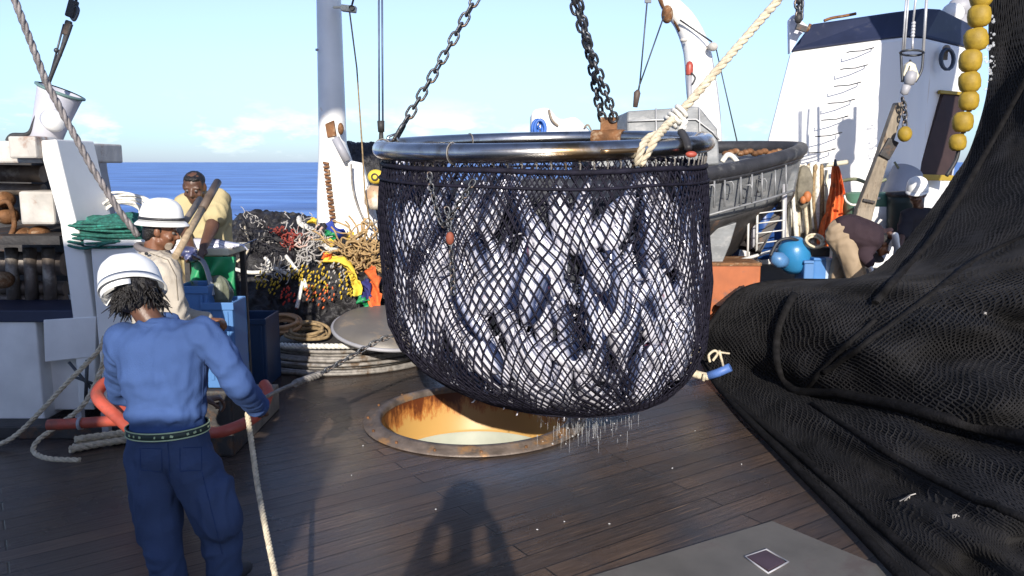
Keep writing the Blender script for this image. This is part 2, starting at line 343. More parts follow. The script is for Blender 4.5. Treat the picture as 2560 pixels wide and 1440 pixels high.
# round hatch
th = thing('deck_hatch', HC, 'open round steel fish hold hatch with rusty yellow inner wall', 'hatch')
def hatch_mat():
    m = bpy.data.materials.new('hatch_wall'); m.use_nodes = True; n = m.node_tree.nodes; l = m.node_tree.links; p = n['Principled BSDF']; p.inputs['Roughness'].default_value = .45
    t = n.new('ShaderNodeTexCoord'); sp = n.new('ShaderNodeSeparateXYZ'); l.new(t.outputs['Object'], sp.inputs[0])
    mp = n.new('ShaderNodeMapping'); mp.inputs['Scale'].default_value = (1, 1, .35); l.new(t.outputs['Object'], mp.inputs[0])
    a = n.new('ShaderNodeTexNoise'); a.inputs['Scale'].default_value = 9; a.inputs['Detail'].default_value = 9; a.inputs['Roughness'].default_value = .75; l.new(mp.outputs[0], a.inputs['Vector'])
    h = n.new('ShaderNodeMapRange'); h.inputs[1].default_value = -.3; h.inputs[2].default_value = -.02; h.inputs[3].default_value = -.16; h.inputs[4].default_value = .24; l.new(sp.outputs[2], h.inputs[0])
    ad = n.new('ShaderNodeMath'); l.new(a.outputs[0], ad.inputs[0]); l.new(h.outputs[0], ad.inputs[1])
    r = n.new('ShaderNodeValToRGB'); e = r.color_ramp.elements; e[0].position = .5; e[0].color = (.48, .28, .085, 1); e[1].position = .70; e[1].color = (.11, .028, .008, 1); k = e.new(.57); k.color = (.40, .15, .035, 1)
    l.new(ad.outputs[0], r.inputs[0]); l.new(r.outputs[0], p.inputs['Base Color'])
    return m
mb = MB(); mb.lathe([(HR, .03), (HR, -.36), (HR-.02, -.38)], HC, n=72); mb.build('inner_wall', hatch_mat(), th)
mb = MB(); mb.lathe([(HR+.135, .006), (HR+.13, .022), (HR+.07, .026), (HR+.055, .05), (HR+.01, .055), (HR-.012, .03), (HR-.012, .0)], HC, n=96)
mb.build('rim', mat('rim_steel', (.17, .135, .115), .55, .3, var=.5, vs=7, bump=.5, bs=40, c2=(.3, .17, .08), c2s=4), th)
SH = mat('hold_lining', (.38, .40, .33), .6, var=.2, vs=3, c2=(.36, .34, .28), c2s=3, c2t=(.55, .7))
mb = MB(); mb.lathe([(HR-.02, -.38), (HR-.05, -.42), (HR-.05, -1.3)], HC, n=64); mb.build('lower_lining', SH, th)
mb = MB(); mb.lathe([(0.01, -1.3), (HR+.3, -1.3)], HC, n=48); mb.build('hold_floor', mat('hold_water', (.16, .17, .13), .6, var=.4, vs=4, bump=.6, bs=12), th)
mb = MB()
for k in range(16):
    a = 2*math.pi*k/16+.1; q = HC+Vector((math.cos(a), math.sin(a), 0))*(HR+.095); mb.cyl(q+Vector((0, 0, .015)), q+Vector((0, 0, .04)), .012, .01, 8)
mb.pieces('rim_bolt', RUSTM, th)

# deck plate at the lower right
def quad(pts, z): return [G(u, v)*1 + Vector((0, 0, z)) for u, v in pts]
PL = [(1440, 1458), (1930, 1308), (2330, 1475), (2200, 1560), (1500, 1600)]
tp = thing('deck_plate', G(1900, 1400), 'pale grey steel plate laid on the planks at the bottom right', 'plate')
mb = MB(); mb.prism([G(u, v) + Vector((0, 0, .004)) for u, v in PL], (0, 0, .012)); mb.build('sheet', mat('plate', (.15, .14, .125), .5, .2, var=.25, vs=3, bump=.2, bs=12, c2=(.13, .11, .1), c2s=3), tp, bevel=.003)
mb = MB(); mb.prism([G(u, v) + Vector((0, 0, .017)) for u, v in [(1868, 1402), (1915, 1386), (1962, 1415), (1920, 1436)]], (0, 0, .008)); mb.build('recess_cover', mat('purple_cover', (.07, .045, .06), .5), tp)
mb = MB()
pts = [G(u, v) + Vector((0, 0, .020)) for u, v in [(1862, 1401), (1916, 1382), (1970, 1414), (1920, 1442)]]
mb.tube(pts, .006, 6, closed=True); mb.build('cover_frame', GREYP, tp)

mb = MB(); pl_ = [G(u, v) for u, v in [(1400, 1440), (1560, 1400), (1720, 1361), (1890, 1322), (1990, 1342), (2090, 1382), (2190, 1424)]]
for p in pl_: mb.lathe([(.001, .030), (.010, .028), (.014, .016)], p, n=10)
pass
# ---------------------------------------------------------------- the scoop net (brailer)
YB = 5.8
def ringpt(a, rr=0):       # a=0 right, a=-90deg towards the camera
    c = P(1356, 361, YB); r = M(YB, 389)+rr
    x = math.cos(a)*r; y = math.sin(a)*r
    return c + Vector((x, y, .062*y + .022*x))
SIL = [(395, 978, 1738), (450, 968, 1752), (560, 966, 1763), (700, 967, 1770), (790, 972, 1766), (840, 990, 1760), (885, 1030, 1742), (925, 1092, 1716), (955, 1165, 1684), (978, 1245, 1640), (996, 1325, 1585), (1005, 1395, 1515), (1008, 1452, 1460)]
prof = []
for v, a, b in SIL:
    c = P((a+b)/2, v, YB); prof.append((c, M(YB, (b-a)/2)))
arc = [0]
for i in range(1, len(prof)):
    arc.append(arc[-1] + math.hypot(prof[i][0].z-prof[i-1][0].z, prof[i][1]-prof[i-1][1]))
AT = arc[-1]
def bag(a, t, off=0.0, wob=1.0):
    d = min(max(t, 0), 1)*AT; i = 0
    while i < len(arc)-2 and arc[i+1] < d: i += 1
    k = (d-arc[i])/(arc[i+1]-arc[i])
    c = prof[i][0].lerp(prof[i+1][0], k); r = lerp(prof[i][1], prof[i+1][1], k)
    n1 = noise.noise(Vector((math.cos(a)*1.6, math.sin(a)*1.6, t*3.0)))
    n2 = noise.noise(Vector((math.cos(a)*5, math.sin(a)*5, t*7+5)))
    rr = r*(1 + wob*(.035*n1 + .014*n2)*min(1, t*6)) + off
    if wob: a = a + .05*n2*min(1, t*5)
    return c + Vector((math.cos(a)*rr, math.sin(a)*rr, .015*n1*wob + .05*math.sin(a)*rr*(1-t)))
tn = thing('scoop_net', P(1440, 1045, YB), 'huge black mesh scoop net bulging with silver tuna, hung above the hatch', 'scoop net')
mb = MB(); mb.tube([ringpt(2*math.pi*k/96) for k in range(96)], M(YB, 20), 20, closed=True); hoop = mb.build('hoop', STEEL, tn)
def strands(mb, ncol, nrow, t0, t1, r, off, sel=None, ph=0):
    def node(i, j):
        a = 2*math.pi*(i + (.5 if j % 2 else 0) + ph)/ncol; t = t0+(t1-t0)*j/nrow
        q = Vector((math.cos(a)*2.2, math.sin(a)*2.2, t*4+ph)); e1, e2 = noise.noise(q), noise.noise(q*2.6)
        k = min(1, t*6)*min(1, (1-t)*6)
        return bag(a+(.05*e1+.022*e2)*k, min(1, t+(.022*e2+.012*e1)*k), off-.016*abs(noise.noise(q*3.7))*k)
    for j in range(nrow):
        for i in range(ncol):
            p = node(i, j)
            for s_ in ((0, -1) if j % 2 == 0 else (0, 1)):
                q = node(i+s_, j+1)
                if sel and not sel(i/ncol, t0+(t1-t0)*j/nrow): continue
                mb.tube([p, q], r, 4, cap=False)
mb = MB(); strands(mb, 124, 50, 0.015, 1.0, .0054, .012)
mb.build('mesh', TWINE, tn)
mb = MB()
random.seed(21)
def sel2(f, t):
    return t < .09 or (nz((math.cos(f*6.28)*1.5, math.sin(f*6.28)*1.5, t*3), 1.4) > .27) or t > .93
strands(mb, 112, 50, 0.0, 1.0, .0042, -.006, sel2, .3)
mb.build('bunched_mesh', TWINE2, tn)
mb = MB()
mb.tube([bag(2*math.pi*k/120, .012, .016) - Vector((0, 0, .0)) for k in range(120)], .017, 8, closed=True)
mb.tube([bag(2*math.pi*k/120, .05, .018) for k in range(120)], .010, 6, closed=True)
mb.build('head_rope', TWINE, tn)
mb = MB(); mb.tube([bag(2*math.pi*k/120, .70+.035*math.sin(2*math.pi*k/120+2.6)+.01*math.sin(k*.5), .018) for k in range(120)], .011, 6, closed=True)
mb.build('belly_rope', TWINE, tn)
mb = MB()
for k in range(84):
    a = 2*math.pi*k/84; c = ringpt(a); b = bag(a, .012, .01)
    r0 = M(YB, 20)+.006
    lp = [c + Vector((math.cos(a)*r0*math.cos(q), math.sin(a)*r0*math.cos(q), r0*math.sin(q))) for q in [x*2*math.pi/12 for x in range(12)]]
    if k % 14 == 0: mb.tube(lp, .004, 4, closed=True)
    mb.tube([c - Vector((0, 0, r0)), (b+c)/2+Vector((.006, 0, -.01)), b], .006, 5)
mb.pieces('lashing', ROPEG, tn)
# rusty lug plate and pipe stub on the hoop
mb = MB(); lug = ringpt(R(-62))
q = P(1550, 372, YB-.9)
mb.tube([ringpt(R(x)) for x in (52, 57, 62, 66)], M(YB, 24), 14)
mb.box(ringpt(R(59))+Vector((0, 0, .09)), (.14, .02, .16))
mb.build('lug', RUSTM, tn, bevel=.004)
mb = MB(); mb.tube([ringpt(R(x), .045) for x in (-76, -73, -70, -66, -63)], .018, 10); mb.build('pipe_stub', mat('brown_pipe', (.2, .13, .07), .3, .8), tn)
# small slack chain under the hoop on the left, with a red shackle
LINK_MB = None
def link_mesh(l, r, wdt):
    mb = MB(); pts = []
    h = l/2-wdt/2
    for k in range(7): a = math.pi*k/6; pts.append(Vector((math.cos(a)*wdt/2, 0, h+math.sin(a)*wdt/2)))
    for k in range(7): a = math.pi+math.pi*k/6; pts.append(Vector((math.cos(a)*wdt/2, 0, -h+math.sin(a)*wdt/2)))
    mb.tube(pts, r, 8, closed=True)
    me = bpy.data.meshes.new('link'); me.from_pydata(mb.v, [], mb.f); me.polygons.foreach_set('use_smooth', mb.sm); me.materials.append(CHAIN); return me
def chain(path, l, r, wdt, parent, name='link', start=0, me=None):
    me = me or link_mesh(l, r, wdt); pts = smooth(path, 12); step = l-2*r*1.15
    L_ = [0]
    for i in range(1, len(pts)): L_.append(L_[-1]+(pts[i]-pts[i-1]).length)
    nn = int(L_[-1]/step); j = 0; out = []
    o = Vector(parent.location)
    for i in range(nn):
        d = (i+.5)*step
        while j < len(L_)-2 and L_[j+1] < d: j += 1
        T = (pts[j+1]-pts[j]).normalized(); p = pts[j]+T*(d-L_[j])
        qd = T.to_track_quat('Z', 'Y').to_matrix().to_4x4() @ Matrix.Rotation(R(90)*(i % 2)+start+random.uniform(-.18, .18), 4, 'Z')
        ob = bpy.data.objects.new(name, me); col.objects.link(ob); ob.parent = parent
        ob.matrix_local = Matrix.Translation(p-o) @ qd; out.append(ob)
    return out
sm_link = link_mesh(.05, .0055, .03)
tcn = thing('slack_chain', P(1075, 460, YB-1.0), 'small rusty slack chain dangling over the net below the hoop', 'chain')
yc = YB-M(YB, 385)
chain([bag(R(-128), .02, .05), bag(R(-126), .07, .05), bag(R(-122), .14, .05), bag(R(-117), .09, .05), bag(R(-112), .03, .05)], .05, .0055, .03, tcn, me=sm_link)
chain([bag(R(-121), .10, .045), bag(R(-120), .16, .045), bag(R(-120.5), .30, .045)], .05, .0055, .03, tcn, me=sm_link)
mb = MB(); mb.ell(bag(R(-120), .17, .05), (.025, .02, .04)); mb.build('shackle', mat('red_brown', (.25, .06, .03), .7), tcn)

# ---------------------------------------------------------------- tuna
def tuna_mesh():
    mb = MB(); Lf = .56; n = 18; prof_ = [(-.5, .012), (-.485, .05), (-.45, .085), (-.38, .118), (-.28, .138), (-.15, .142), (0, .13), (.14, .105), (.27, .068), (.37, .034), (.43, .018), (.46, .016)]
    loops = []
    for x, r in prof_:
        loops.append([Vector((x*Lf*1.0, math.cos(2*math.pi*k/n)*r*Lf*.86, math.sin(2*math.pi*k/n)*r*Lf*1.08)) for k in range(n)])
    mb.loft(loops, True, True)
    def fin(pts, th=.004):
        mb.prism([Vector((x, -th/2, z)) for x, z in pts], (0, th, 0))
    fin([(.24, 0), (.27, .02), (.33, .115), (.315, .11), (.262, .0), (.315, -.11), (.33, -.115), (.27, -.02)])
    fin([(-.09, .065), (-.06, .125), (-.03, .09), (.03, .064)]); fin([(.07, .05), (.12, .095), (.105, .042)]); fin([(.08, -.05), (.13, -.092), (.115, -.04)])
    for k in range(5):
        x = .14+k*.022; fin([(x, .035-k*.004), (x+.012, .05-k*.005), (x+.012, .033-k*.004)]); fin([(x, -.035+k*.004), (x+.012, -.05+k*.005), (x+.012, -.033+k*.004)])
    for s_ in (-1, 1):
        mb.add([Vector((-.13, s_*.062, .01)), Vector((-.11, s_*.064, .026)), Vector((-.02, s_*.085, -.01))], [(0, 1, 2)])
        mb.ell((-.243, s_*.034, .012), (.010, .006, .010), seg=10, rings=6)
    me = bpy.data.meshes.new('tuna'); me.from_pydata(mb.v, [], mb.f); me.polygons.foreach_set('use_smooth', mb.sm)
    return me
def tuna_mat():
    m = bpy.data.materials.new('tuna_skin'); m.use_nodes = True; n = m.node_tree.nodes; l = m.node_tree.links; p = n['Principled BSDF']
    t = n.new('ShaderNodeTexCoord'); sp = n.new('ShaderNodeSeparateXYZ'); l.new(t.outputs['Object'], sp.inputs[0])
    no = n.new('ShaderNodeTexNoise'); no.inputs['Scale'].default_value = 9; no.inputs['Detail'].default_value = 5; l.new(t.outputs['Object'], no.inputs['Vector'])
    ad = n.new('ShaderNodeMath'); ad.operation = 'MULTIPLY_ADD'; ad.inputs[1].default_value = .05; l.new(no.outputs[0], ad.inputs[0]); l.new(sp.outputs[2], ad.inputs[2])
    mr = n.new('ShaderNodeMapRange'); mr.inputs[1].default_value = -.06; mr.inputs[2].default_value = .10; l.new(ad.outputs[0], mr.inputs[0])
    r = n.new('ShaderNodeValToRGB'); e = r.color_ramp.elements; e[0].position = 0; e[0].color = (.70, .69, .76, 1); e[1].position = 1; e[1].color = (.012, .018, .045, 1)
    for ps, cc in ((.47, (.60, .60, .69)), (.59, (.27, .30, .43)), (.71, (.03, .045, .11))):
        k = e.new(ps); k.color = (*cc, 1)
    l.new(mr.outputs[0], r.inputs[0])
    wv = n.new('ShaderNodeMath'); wv.operation = 'SINE'; ws = n.new('ShaderNodeMath'); ws.operation = 'MULTIPLY'; ws.inputs[1].default_value = 330; l.new(ad.outputs[0], ws.inputs[0]); l.new(ws.outputs[0], wv.inputs[0])
    g = n.new('ShaderNodeMapRange'); g.inputs[1].default_value = .6; g.inputs[2].default_value = .95; l.new(wv.outputs[0], g.inputs[0])
    x = n.new('ShaderNodeMapRange'); x.inputs[1].default_value = -.14; x.inputs[2].default_value = -.02; l.new(sp.outputs[0], x.inputs[0])
    mm = n.new('ShaderNodeMath'); mm.operation = 'MULTIPLY'; l.new(g.outputs[0], mm.inputs[0]); l.new(x.outputs[0], mm.inputs[1])
    m3 = n.new('ShaderNodeMath'); m3.operation = 'MULTIPLY'; m3.inputs[1].default_value = .75; l.new(mm.outputs[0], m3.inputs[0])
    mi = n.new('ShaderNodeMixRGB'); l.new(m3.outputs[0], mi.inputs[0]); l.new(r.outputs[0], mi.inputs[1]); mi.inputs[2].default_value = (.12, .13, .19, 1)
    bn = n.new('ShaderNodeTexNoise'); bn.inputs['Scale'].default_value = 5; bn.inputs['Detail'].default_value = 3
    oi = n.new('ShaderNodeObjectInfo'); va = n.new('ShaderNodeVectorMath'); l.new(t.outputs['Object'], va.inputs[0]); l.new(oi.outputs['Location'], va.inputs[1]); l.new(va.outputs[0], bn.inputs['Vector'])
    br = n.new('ShaderNodeMapRange'); br.inputs[1].default_value = .68; br.inputs[2].default_value = .74; br.inputs[4].default_value = .6; l.new(bn.outputs[0], br.inputs[0])
    mb_ = n.new('ShaderNodeMixRGB'); l.new(br.outputs[0], mb_.inputs[0]); l.new(mi.outputs[0], mb_.inputs[1]); mb_.inputs[2].default_value = (.3, .03, .03, 1)
    l.new(mb_.outputs[0], p.inputs['Base Color']); p.inputs['Roughness'].default_value = .2; p.inputs['Metallic'].default_value = .1
    return m
TM = tuna_mesh(); TM.materials.append(tuna_mat())
fish_n = 0
def put_tuna(p, q, s=1.0, label='silver tuna packed head down inside the hanging scoop net', group='tuna inside the scoop net'):
    ob = bpy.data.objects.new('tuna', TM); col.objects.link(ob)
    ob.matrix_world = Matrix.Translation(p) @ q @ Matrix.Diagonal((s, s, s, 1))
    return tag(ob, label, 'fish', group)
def inside(p, z_pad=.07):     # horizontal room left inside the bag at the height of p
    for i in range(len(prof)-1):
        if prof[i][0].z >= p.z >= prof[i+1][0].z:
            k = (prof[i][0].z-p.z)/(prof[i][0].z-prof[i+1][0].z); c = prof[i][0].lerp(prof[i+1][0], k); r = lerp(prof[i][1], prof[i+1][1], k)
            return r - math.hypot(p.x-c.x, p.y-c.y), c
    return (-1, prof[-1][0]) if p.z < prof[-1][0].z else (.5, prof[0][0])
def fit(p, m, s):
    for k in range(22):
        worst = None
        for x, rad in ((-.27, .02), (-.12, .075), (.05, .07), (.19, .05), (.30, .085)):
            e = p + m.to_3x3() @ Vector((x*s, 0, 0)); g_, c = inside(e)
            if g_ < rad+.012 and (worst is None or g_-rad < worst[0]): worst = (g_-rad, c, e)
        if worst is None: return p
        d = Vector((worst[1].x-p.x, worst[1].y-p.y, .35)); p = p + d.normalized()*.035
    return p
rows = [(.13, 50, .085), (.22, 50, .10), (.31, 50, .085), (.40, 50, .10), (.49, 48, .085), (.57, 46, .10), (.65, 42, .09), (.73, 36, .10), (.81, 28, .11), (.89, 18, .12)]
for t, cnt, dep in rows:
    for i in range(cnt):
        a = 2*math.pi*(i+random.uniform(-.3, .3))/cnt; tt = t+random.uniform(-.055, .055)
        front = math.sin(a) < .25
        if not front and (i % 4 or t < .3): continue
        p = bag(a, tt, -dep-random.uniform(0, .04), 0); p2 = bag(a, tt-.03, -dep, 0); p3 = bag(a, tt+.03, -dep, 0)
        down = (p3-p2).normalized(); out = Vector((math.cos(a), math.sin(a), 0)); out = (out-down*out.dot(down)).normalized()
        tilt = random.gauss(.1*math.sin(a*3), .48); sd_ = down.cross(out)
        d = (down*math.cos(tilt)+sd_*math.sin(tilt))*(1 if random.random() < .8 else -1)
        roll = random.gauss(0, 1.0)
        z = (-out)              # back of the fish towards the middle: belly shows
        y = z.cross(d).normalized(); z = d.cross(y)*1.0
        m = Matrix((-d, y*-1, z)).transposed().to_4x4() if False else Matrix.Identity(4)
        X = -d; Z = -out - X*(-out).dot(X); Z.normalize(); Y_ = Z.cross(X)
        m = Matrix((X, Y_, Z)).transposed().to_4x4() @ Matrix.Rotation(roll, 4, 'X')
        sc_ = random.uniform(.76, .98); put_tuna(fit(p, m, sc_), m, sc_); fish_n += 1
# second layer and the core
for t, cnt in ((.33, 22), (.55, 22)):
    for i in range(cnt):
        a = 2*math.pi*(i+.5)/cnt
        if math.sin(a) > .35: continue
        p = bag(a, t, -.22, 0)
        m = Euler((random.uniform(0, 6.28), R(90)+random.gauss(0, .4), random.uniform(0, 6.28))).to_matrix().to_4x4()
        put_tuna(fit(p, m, 1.1), m, 1.1); fish_n += 1
mb = MB()
for k in range(3):
    pass
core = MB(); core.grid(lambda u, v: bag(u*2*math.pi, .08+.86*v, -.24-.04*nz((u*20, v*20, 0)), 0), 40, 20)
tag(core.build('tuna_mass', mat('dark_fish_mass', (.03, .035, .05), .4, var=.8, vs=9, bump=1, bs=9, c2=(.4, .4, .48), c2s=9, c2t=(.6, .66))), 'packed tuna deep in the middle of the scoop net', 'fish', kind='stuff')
# water dripping off the bag
mb = MB()
for k in range(200):
    a = random.uniform(-math.pi, .3); t = random.uniform(.84, .995)
    p = bag(a, t, .012); d = random.uniform(.02, .7)*max(p.z-.03, .05); ln = random.uniform(.03, .13)
    if random.random() < .5: d = random.uniform(0, .06)
    z = max(p.z-d, ln+.01)
    mb.tube([(p.x, p.y, z), (p.x+random.uniform(-.002, .002), p.y, z-ln)], [.0012, .0008], 4)
for k in range(46):
    p = HC + Vector((random.uniform(.5, 1.15), random.uniform(-.7, .2), 0)); mb.ell((p.x, p.y, random.uniform(.01, .07)), random.uniform(.003, .008), seg=6, rings=4)
WM = bpy.data.materials.new('water_drops'); WM.use_nodes = True; pp = WM.node_tree.nodes['Principled BSDF']; pp.inputs['Base Color'].default_value = (.9, .93, .97, 1); pp.inputs['Roughness'].default_value = .08; pp.inputs['Transmission Weight'].default_value = .35; pp.inputs['IOR'].default_value = 1.33; pp.inputs['Alpha'].default_value = .4
tag(mb.build('dripping_water', WM), 'sea water dripping in streaks off the bottom of the scoop net', 'water', kind='stuff')

# ---------------------------------------------------------------- chains and rope that carry the hoop
lp = P(975, 330, YB)
t1 = thing('lifting_chain', lp, 'single steel lifting chain running up from the left end of the hoop', 'chain', 'chains carrying the hoop')
big = link_mesh(.15, .014, .075)
me1 = link_mesh(.098, .0095, .056)
lend = ringpt(R(168)); ltop = P(1215, -50, YB+.15)
o = bpy.data.objects.new('end_link', big); col.objects.link(o); o.parent = t1
dr = (ltop-lend).normalized(); o.matrix_local = Matrix.Translation(lend+dr*.12-lp) @ dr.to_track_quat('Z', 'Y').to_matrix().to_4x4()
chain([lend+dr*.18, lend.lerp(ltop, .5)-Vector((0, 0, .015)), ltop], .098, .0095, .056, t1, me=me1)
mb = MB(); mb.tube([lend+Vector((0, 0, -.06))+dr*.0, lend+Vector((-.03, -.02, .02)), lend+Vector((-.02, -.01, .07)), lend+Vector((.03, .0, .09)), lend+Vector((.05, .01, .03)), lend+Vector((.03, .02, -.05))], .012, 8); mb.build('shackle', STEEL, t1)
rend = ringpt(R(59))+Vector((0, 0, .14)); rtop = P(1425, -50, YB+.3)
t2 = thing('lifting_chain', rend, 'doubled heavy lifting chain running up from the rusty lug at the back of the hoop', 'chain', 'chains carrying the hoop')
me2 = link_mesh(.098, .0115, .062)
dv = (rtop-rend); sid = Vector((.045, -.02, 0))
for s_ in (0, 1):
    pts = []
    for k in range(9):
        f = k/8; pts.append(rend.lerp(rtop, f) + sid*(1-f*.6)*(1 if s_ else -1)*math.cos(f*3.1) + Vector((0, -.05*(1 if s_ else -1)*math.sin(f*3.1), 0)))
    chain(pts, .098, .0115, .062, t2, me=me2, start=.6*s_)
# cream lifting rope with a knot
k0 = ringpt(R(-62))+Vector((0, -.02, -.09)); kn = P(1690, 292, YB-.75)
tr = thing('hoop_rope', k0, 'thick twisted cream rope knotted to the front of the hoop and running up right', 'rope')
mb = MB(); mb.rope([k0, P(1640, 345, YB-1.03), P(1668, 312, YB-.85), kn, P(1735, 243, YB-.75), P(1850, 110, YB-.6), P(1990, -50, YB-.45)], .028, .17, 8)
mb.build('main_rope', ROPEC, tr)
mb = MB(); c0 = P(1618, 372, YB-1.0)
mb.rope(smooth([k0+Vector((-.02, -.02, 0)), k0+Vector((.0, -.05, .09)), c0+Vector((0, 0, .06)), P(1645, 335, YB-.95)], 6), .024, .15, 8)
mb.build('hitch', ROPEC, tr)
mb = MB()
for k in range(4):
    c = kn+Vector(((k-1.5)*.022, 0, (k-1.5)*.022)); ax = Vector((1, 0, 1)).normalized()
    mb.tube([c + (Vector((-.7, 0, .7))*math.cos(x*.7854)+Vector((0, 1, 0))*math.sin(x*.7854))*.045 for x in range(8)], .014, 6, closed=True)
mb.rope(smooth([kn, kn+Vector((.05, -.03, -.03)), P(1700, 330, YB-.8)], 6), .022, .12, 8)
mb.build('knot', ROPEW, tr)
ty = thing('tag_line', P(1725, 385, YB-.7), 'short black cord with a red end tied at the knot of the cream rope', 'cord')
mb = MB(); mb.tube(smooth([P(1702, 328, YB-.8), P(1715, 350, YB-.85), P(1722, 375, YB-.9)], 6), [.024]*12+[.012], 8); mb.build('cord', RUBBER, ty)
mb = MB(); mb.ell(P(1728, 386, YB-.9), (.035, .02, .02)); mb.build('red_end', REDM, ty)
# pair of thin blue-grey wires left of the hoop with turnbuckle
tw = thing('guy_wires', P(952, 355, 6.6), 'pair of thin blue grey wires ending in a dark turnbuckle at the hoop', 'wires')
mb = MB(); mb.cyl(P(947, -40, 6.6), P(948, 306, 6.6), .008, n=8); mb.cyl(P(955, -40, 6.6), P(957, 306, 6.6), .008, n=8); mb.build('wires', WIREB, tw)
mb = MB(); mb.cyl(P(952, 302, 6.6), P(953, 330, 6.6), .03, .026, 10); mb.cyl(P(953, 330, 6.6), P(953, 362, 6.6), .017, .022, 10); mb.build('turnbuckle', DARK, tw)
# ---------------------------------------------------------------- left: bulwark machinery
def pxbox(mb, u0, v0, u1, v1, Y, dep, drop=0):     # a real box whose front face spans the given pixels at distance Y
    a = P(u0, v0, Y); b = P(u1, v1, Y); return mb.bb((a.x, Y, min(a.z, b.z)-drop), (b.x, Y+dep, max(a.z, b.z)))
YL = 6.1
g = thing('winch_housing', P(120, 1040, YL), 'worn white steel winch housing with an open dark bay at the left edge', 'winch housing')
mb = MB(); pxbox(mb, -160, 800, 112, 1052, YL, 1.5); pxbox(mb, 112, 890, 236, 1025, YL+.15, 1.3)
mb.build('base', WHITE, g, bevel=.012)
mb = MB(); mb.prism([P(108, 800, YL-.03), P(240, 792, YL-.03), P(238, 892, YL-.03), P(112, 905, YL-.03)], (0, .12, 0)); mb.build('plate', WHITE, g, bevel=.006)
mb = MB(); pxbox(mb, -160, 776, 185, 806, YL-.015, .5); mb.build('ledge', NAVY, g, bevel=.008)
mb = MB(); mb.prism([P(94, 352, YL-.02), P(140, 348, YL-.02), P(176, 500, YL-.02), P(212, 640, YL-.02), P(236, 800, YL-.02), P(238, 1010, YL-.02), P(196, 1010, YL-.02), P(182, 800, YL-.02), P(150, 560, YL-.02), P(106, 400, YL-.02)], (0, .55, 0))
mb.build('slanted_column', MASTW, g, bevel=.012)
mb = MB(); pxbox(mb, -160, 352, 102, 408, YL, 1.3); pxbox(mb, 18, 340, 92, 396, YL-.1, .3); mb.build('top_beam', WORN, g, bevel=.015)
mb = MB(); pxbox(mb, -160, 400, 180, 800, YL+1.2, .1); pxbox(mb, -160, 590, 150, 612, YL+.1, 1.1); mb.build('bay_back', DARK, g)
mb = MB(); pxbox(mb, 44, 478, 138, 562, YL+.25, .5); mb.build('control_box', WORN, g, bevel=.02)
mb = MB()
for v, r in ((430, .07), (470, .05), (655, .1), (715, .06), (745, .05)):
    mb.cyl(P(-160, v, YL+.6), P(165 if v > 600 else 110, v+5, YL+.6), r, n=16)
for u in (28, 74, 120): mb.cyl(P(u, 620, YL+.5), P(u+8, 776, YL+.5), .05, n=12)
mb.build('pipes', mat('bay_pipes', (.16, .13, .11), .5, .3, var=.5, vs=7, bump=.4, bs=30, c2=(.3, .27, .24), c2s=4), g)
mb = MB()
for u, v in ((10, 500), (20, 540), (8, 700), (60, 590), (100, 585)): mb.ell(P(u, v, YL+.4), (.08, .1, .07))
mb.tube(smooth([P(-20, 520, YL+.3), P(20, 505, YL+.25), P(36, 560, YL+.3), P(20, 600, YL+.3)], 8), .02, 8)
mb.pieces('valve', RUSTM, g)
# tilted vent tube on top
g = thing('ventilator', P(95, 345, 6.7), 'tilted ventilator tube coloured as if shaded, with flared dark rim on top of the winch housing', 'ventilator')
a, b = P(105, 372, 6.7), P(151, 228, 6.7); ax = (b-a); ln = ax.length
mb = MB(); mb.lathe([(.1, 0), (.115, 0), (.135, ln*.5), (.165, ln*.93), (.175, ln), (.155, ln), (.12, ln*.5)], a, ax, 28); mb.build('tube', mat('lilac_shade', (.5, .5, .56), .5, var=.1), g)  # lilac tone stands in for the shade on the tube
mb = MB(); mb.lathe([(.165, ln*.965), (.19, ln*.985), (.19, ln+.006), (.165, ln+.01)], a, ax, 28); mb.build('rim', mat('teal_rim', (.12, .2, .19), .5), g)
mb = MB(); c = P(132, 300, 6.55); mb.lathe([(0.001, .17), (.06, .16), (.085, .1), (.085, -.1), (.001, -.1)], c, (.55, -.8, -.15), 20); mb.build('side_stub', WHITE, g)
mb = MB(); mb.tube(smooth([P(18, 352, 6.6), P(30, 338, 6.6), P(70, 334, 6.6), P(88, 300, 6.6), P(120, 210, 6.6), P(160, 110, 6.6), P(178, 60, 6.6)], 10), .017, 8)
tag(mb.build('black_hose', RUBBER), 'thin black hose rising from the housing along the ventilator', 'hose')
g = thing('pulley_tackle', P(175, 60, 6.6), 'dark rigging block and shackles on a wire at the upper left', 'pulley')
mb = MB(); mb.box(P(180, 22, 6.6), (.07, .05, .14), (0, .35, 0)); mb.box(P(168, 70, 6.6), (.05, .04, .12), (0, .35, 0)); mb.build('block', DARK, g, bevel=.012)
mb = MB(); mb.tube(smooth([P(186, 10, 6.6), P(196, 25, 6.58), P(186, 50, 6.58), P(176, 40, 6.6)], 6), .012, 8); mb.cyl(P(165, 82, 6.6), P(150, 140, 6.6), .014, n=8); mb.cyl(P(186, 10, 6.6), P(215, -50, 6.6), .010, n=8); mb.cyl(P(160, 60, 6.62), P(124, 195, 6.62), .008, n=8)
mb.build('shackles', WIRE, g)
mb = MB(); mb.ell(P(141, 126, 6.6), .02); mb.build('clamp', WIRE, g)
# thick wire hawser crossing
mb = MB(); mb.rope([P(14, -60, 5.6), P(115, 205, 5.7), P(230, 420, 5.8), P(300, 530, 5.85), P(345, 590, 5.9)], .026, .2, 8)
tag(mb.build('wire_hawser', mat('hawser', (.22, .2, .2), .6, .2, var=.4, vs=20, bump=.5, bs=90)), 'thick grey wire rope slanting down across the left sky', 'rope')
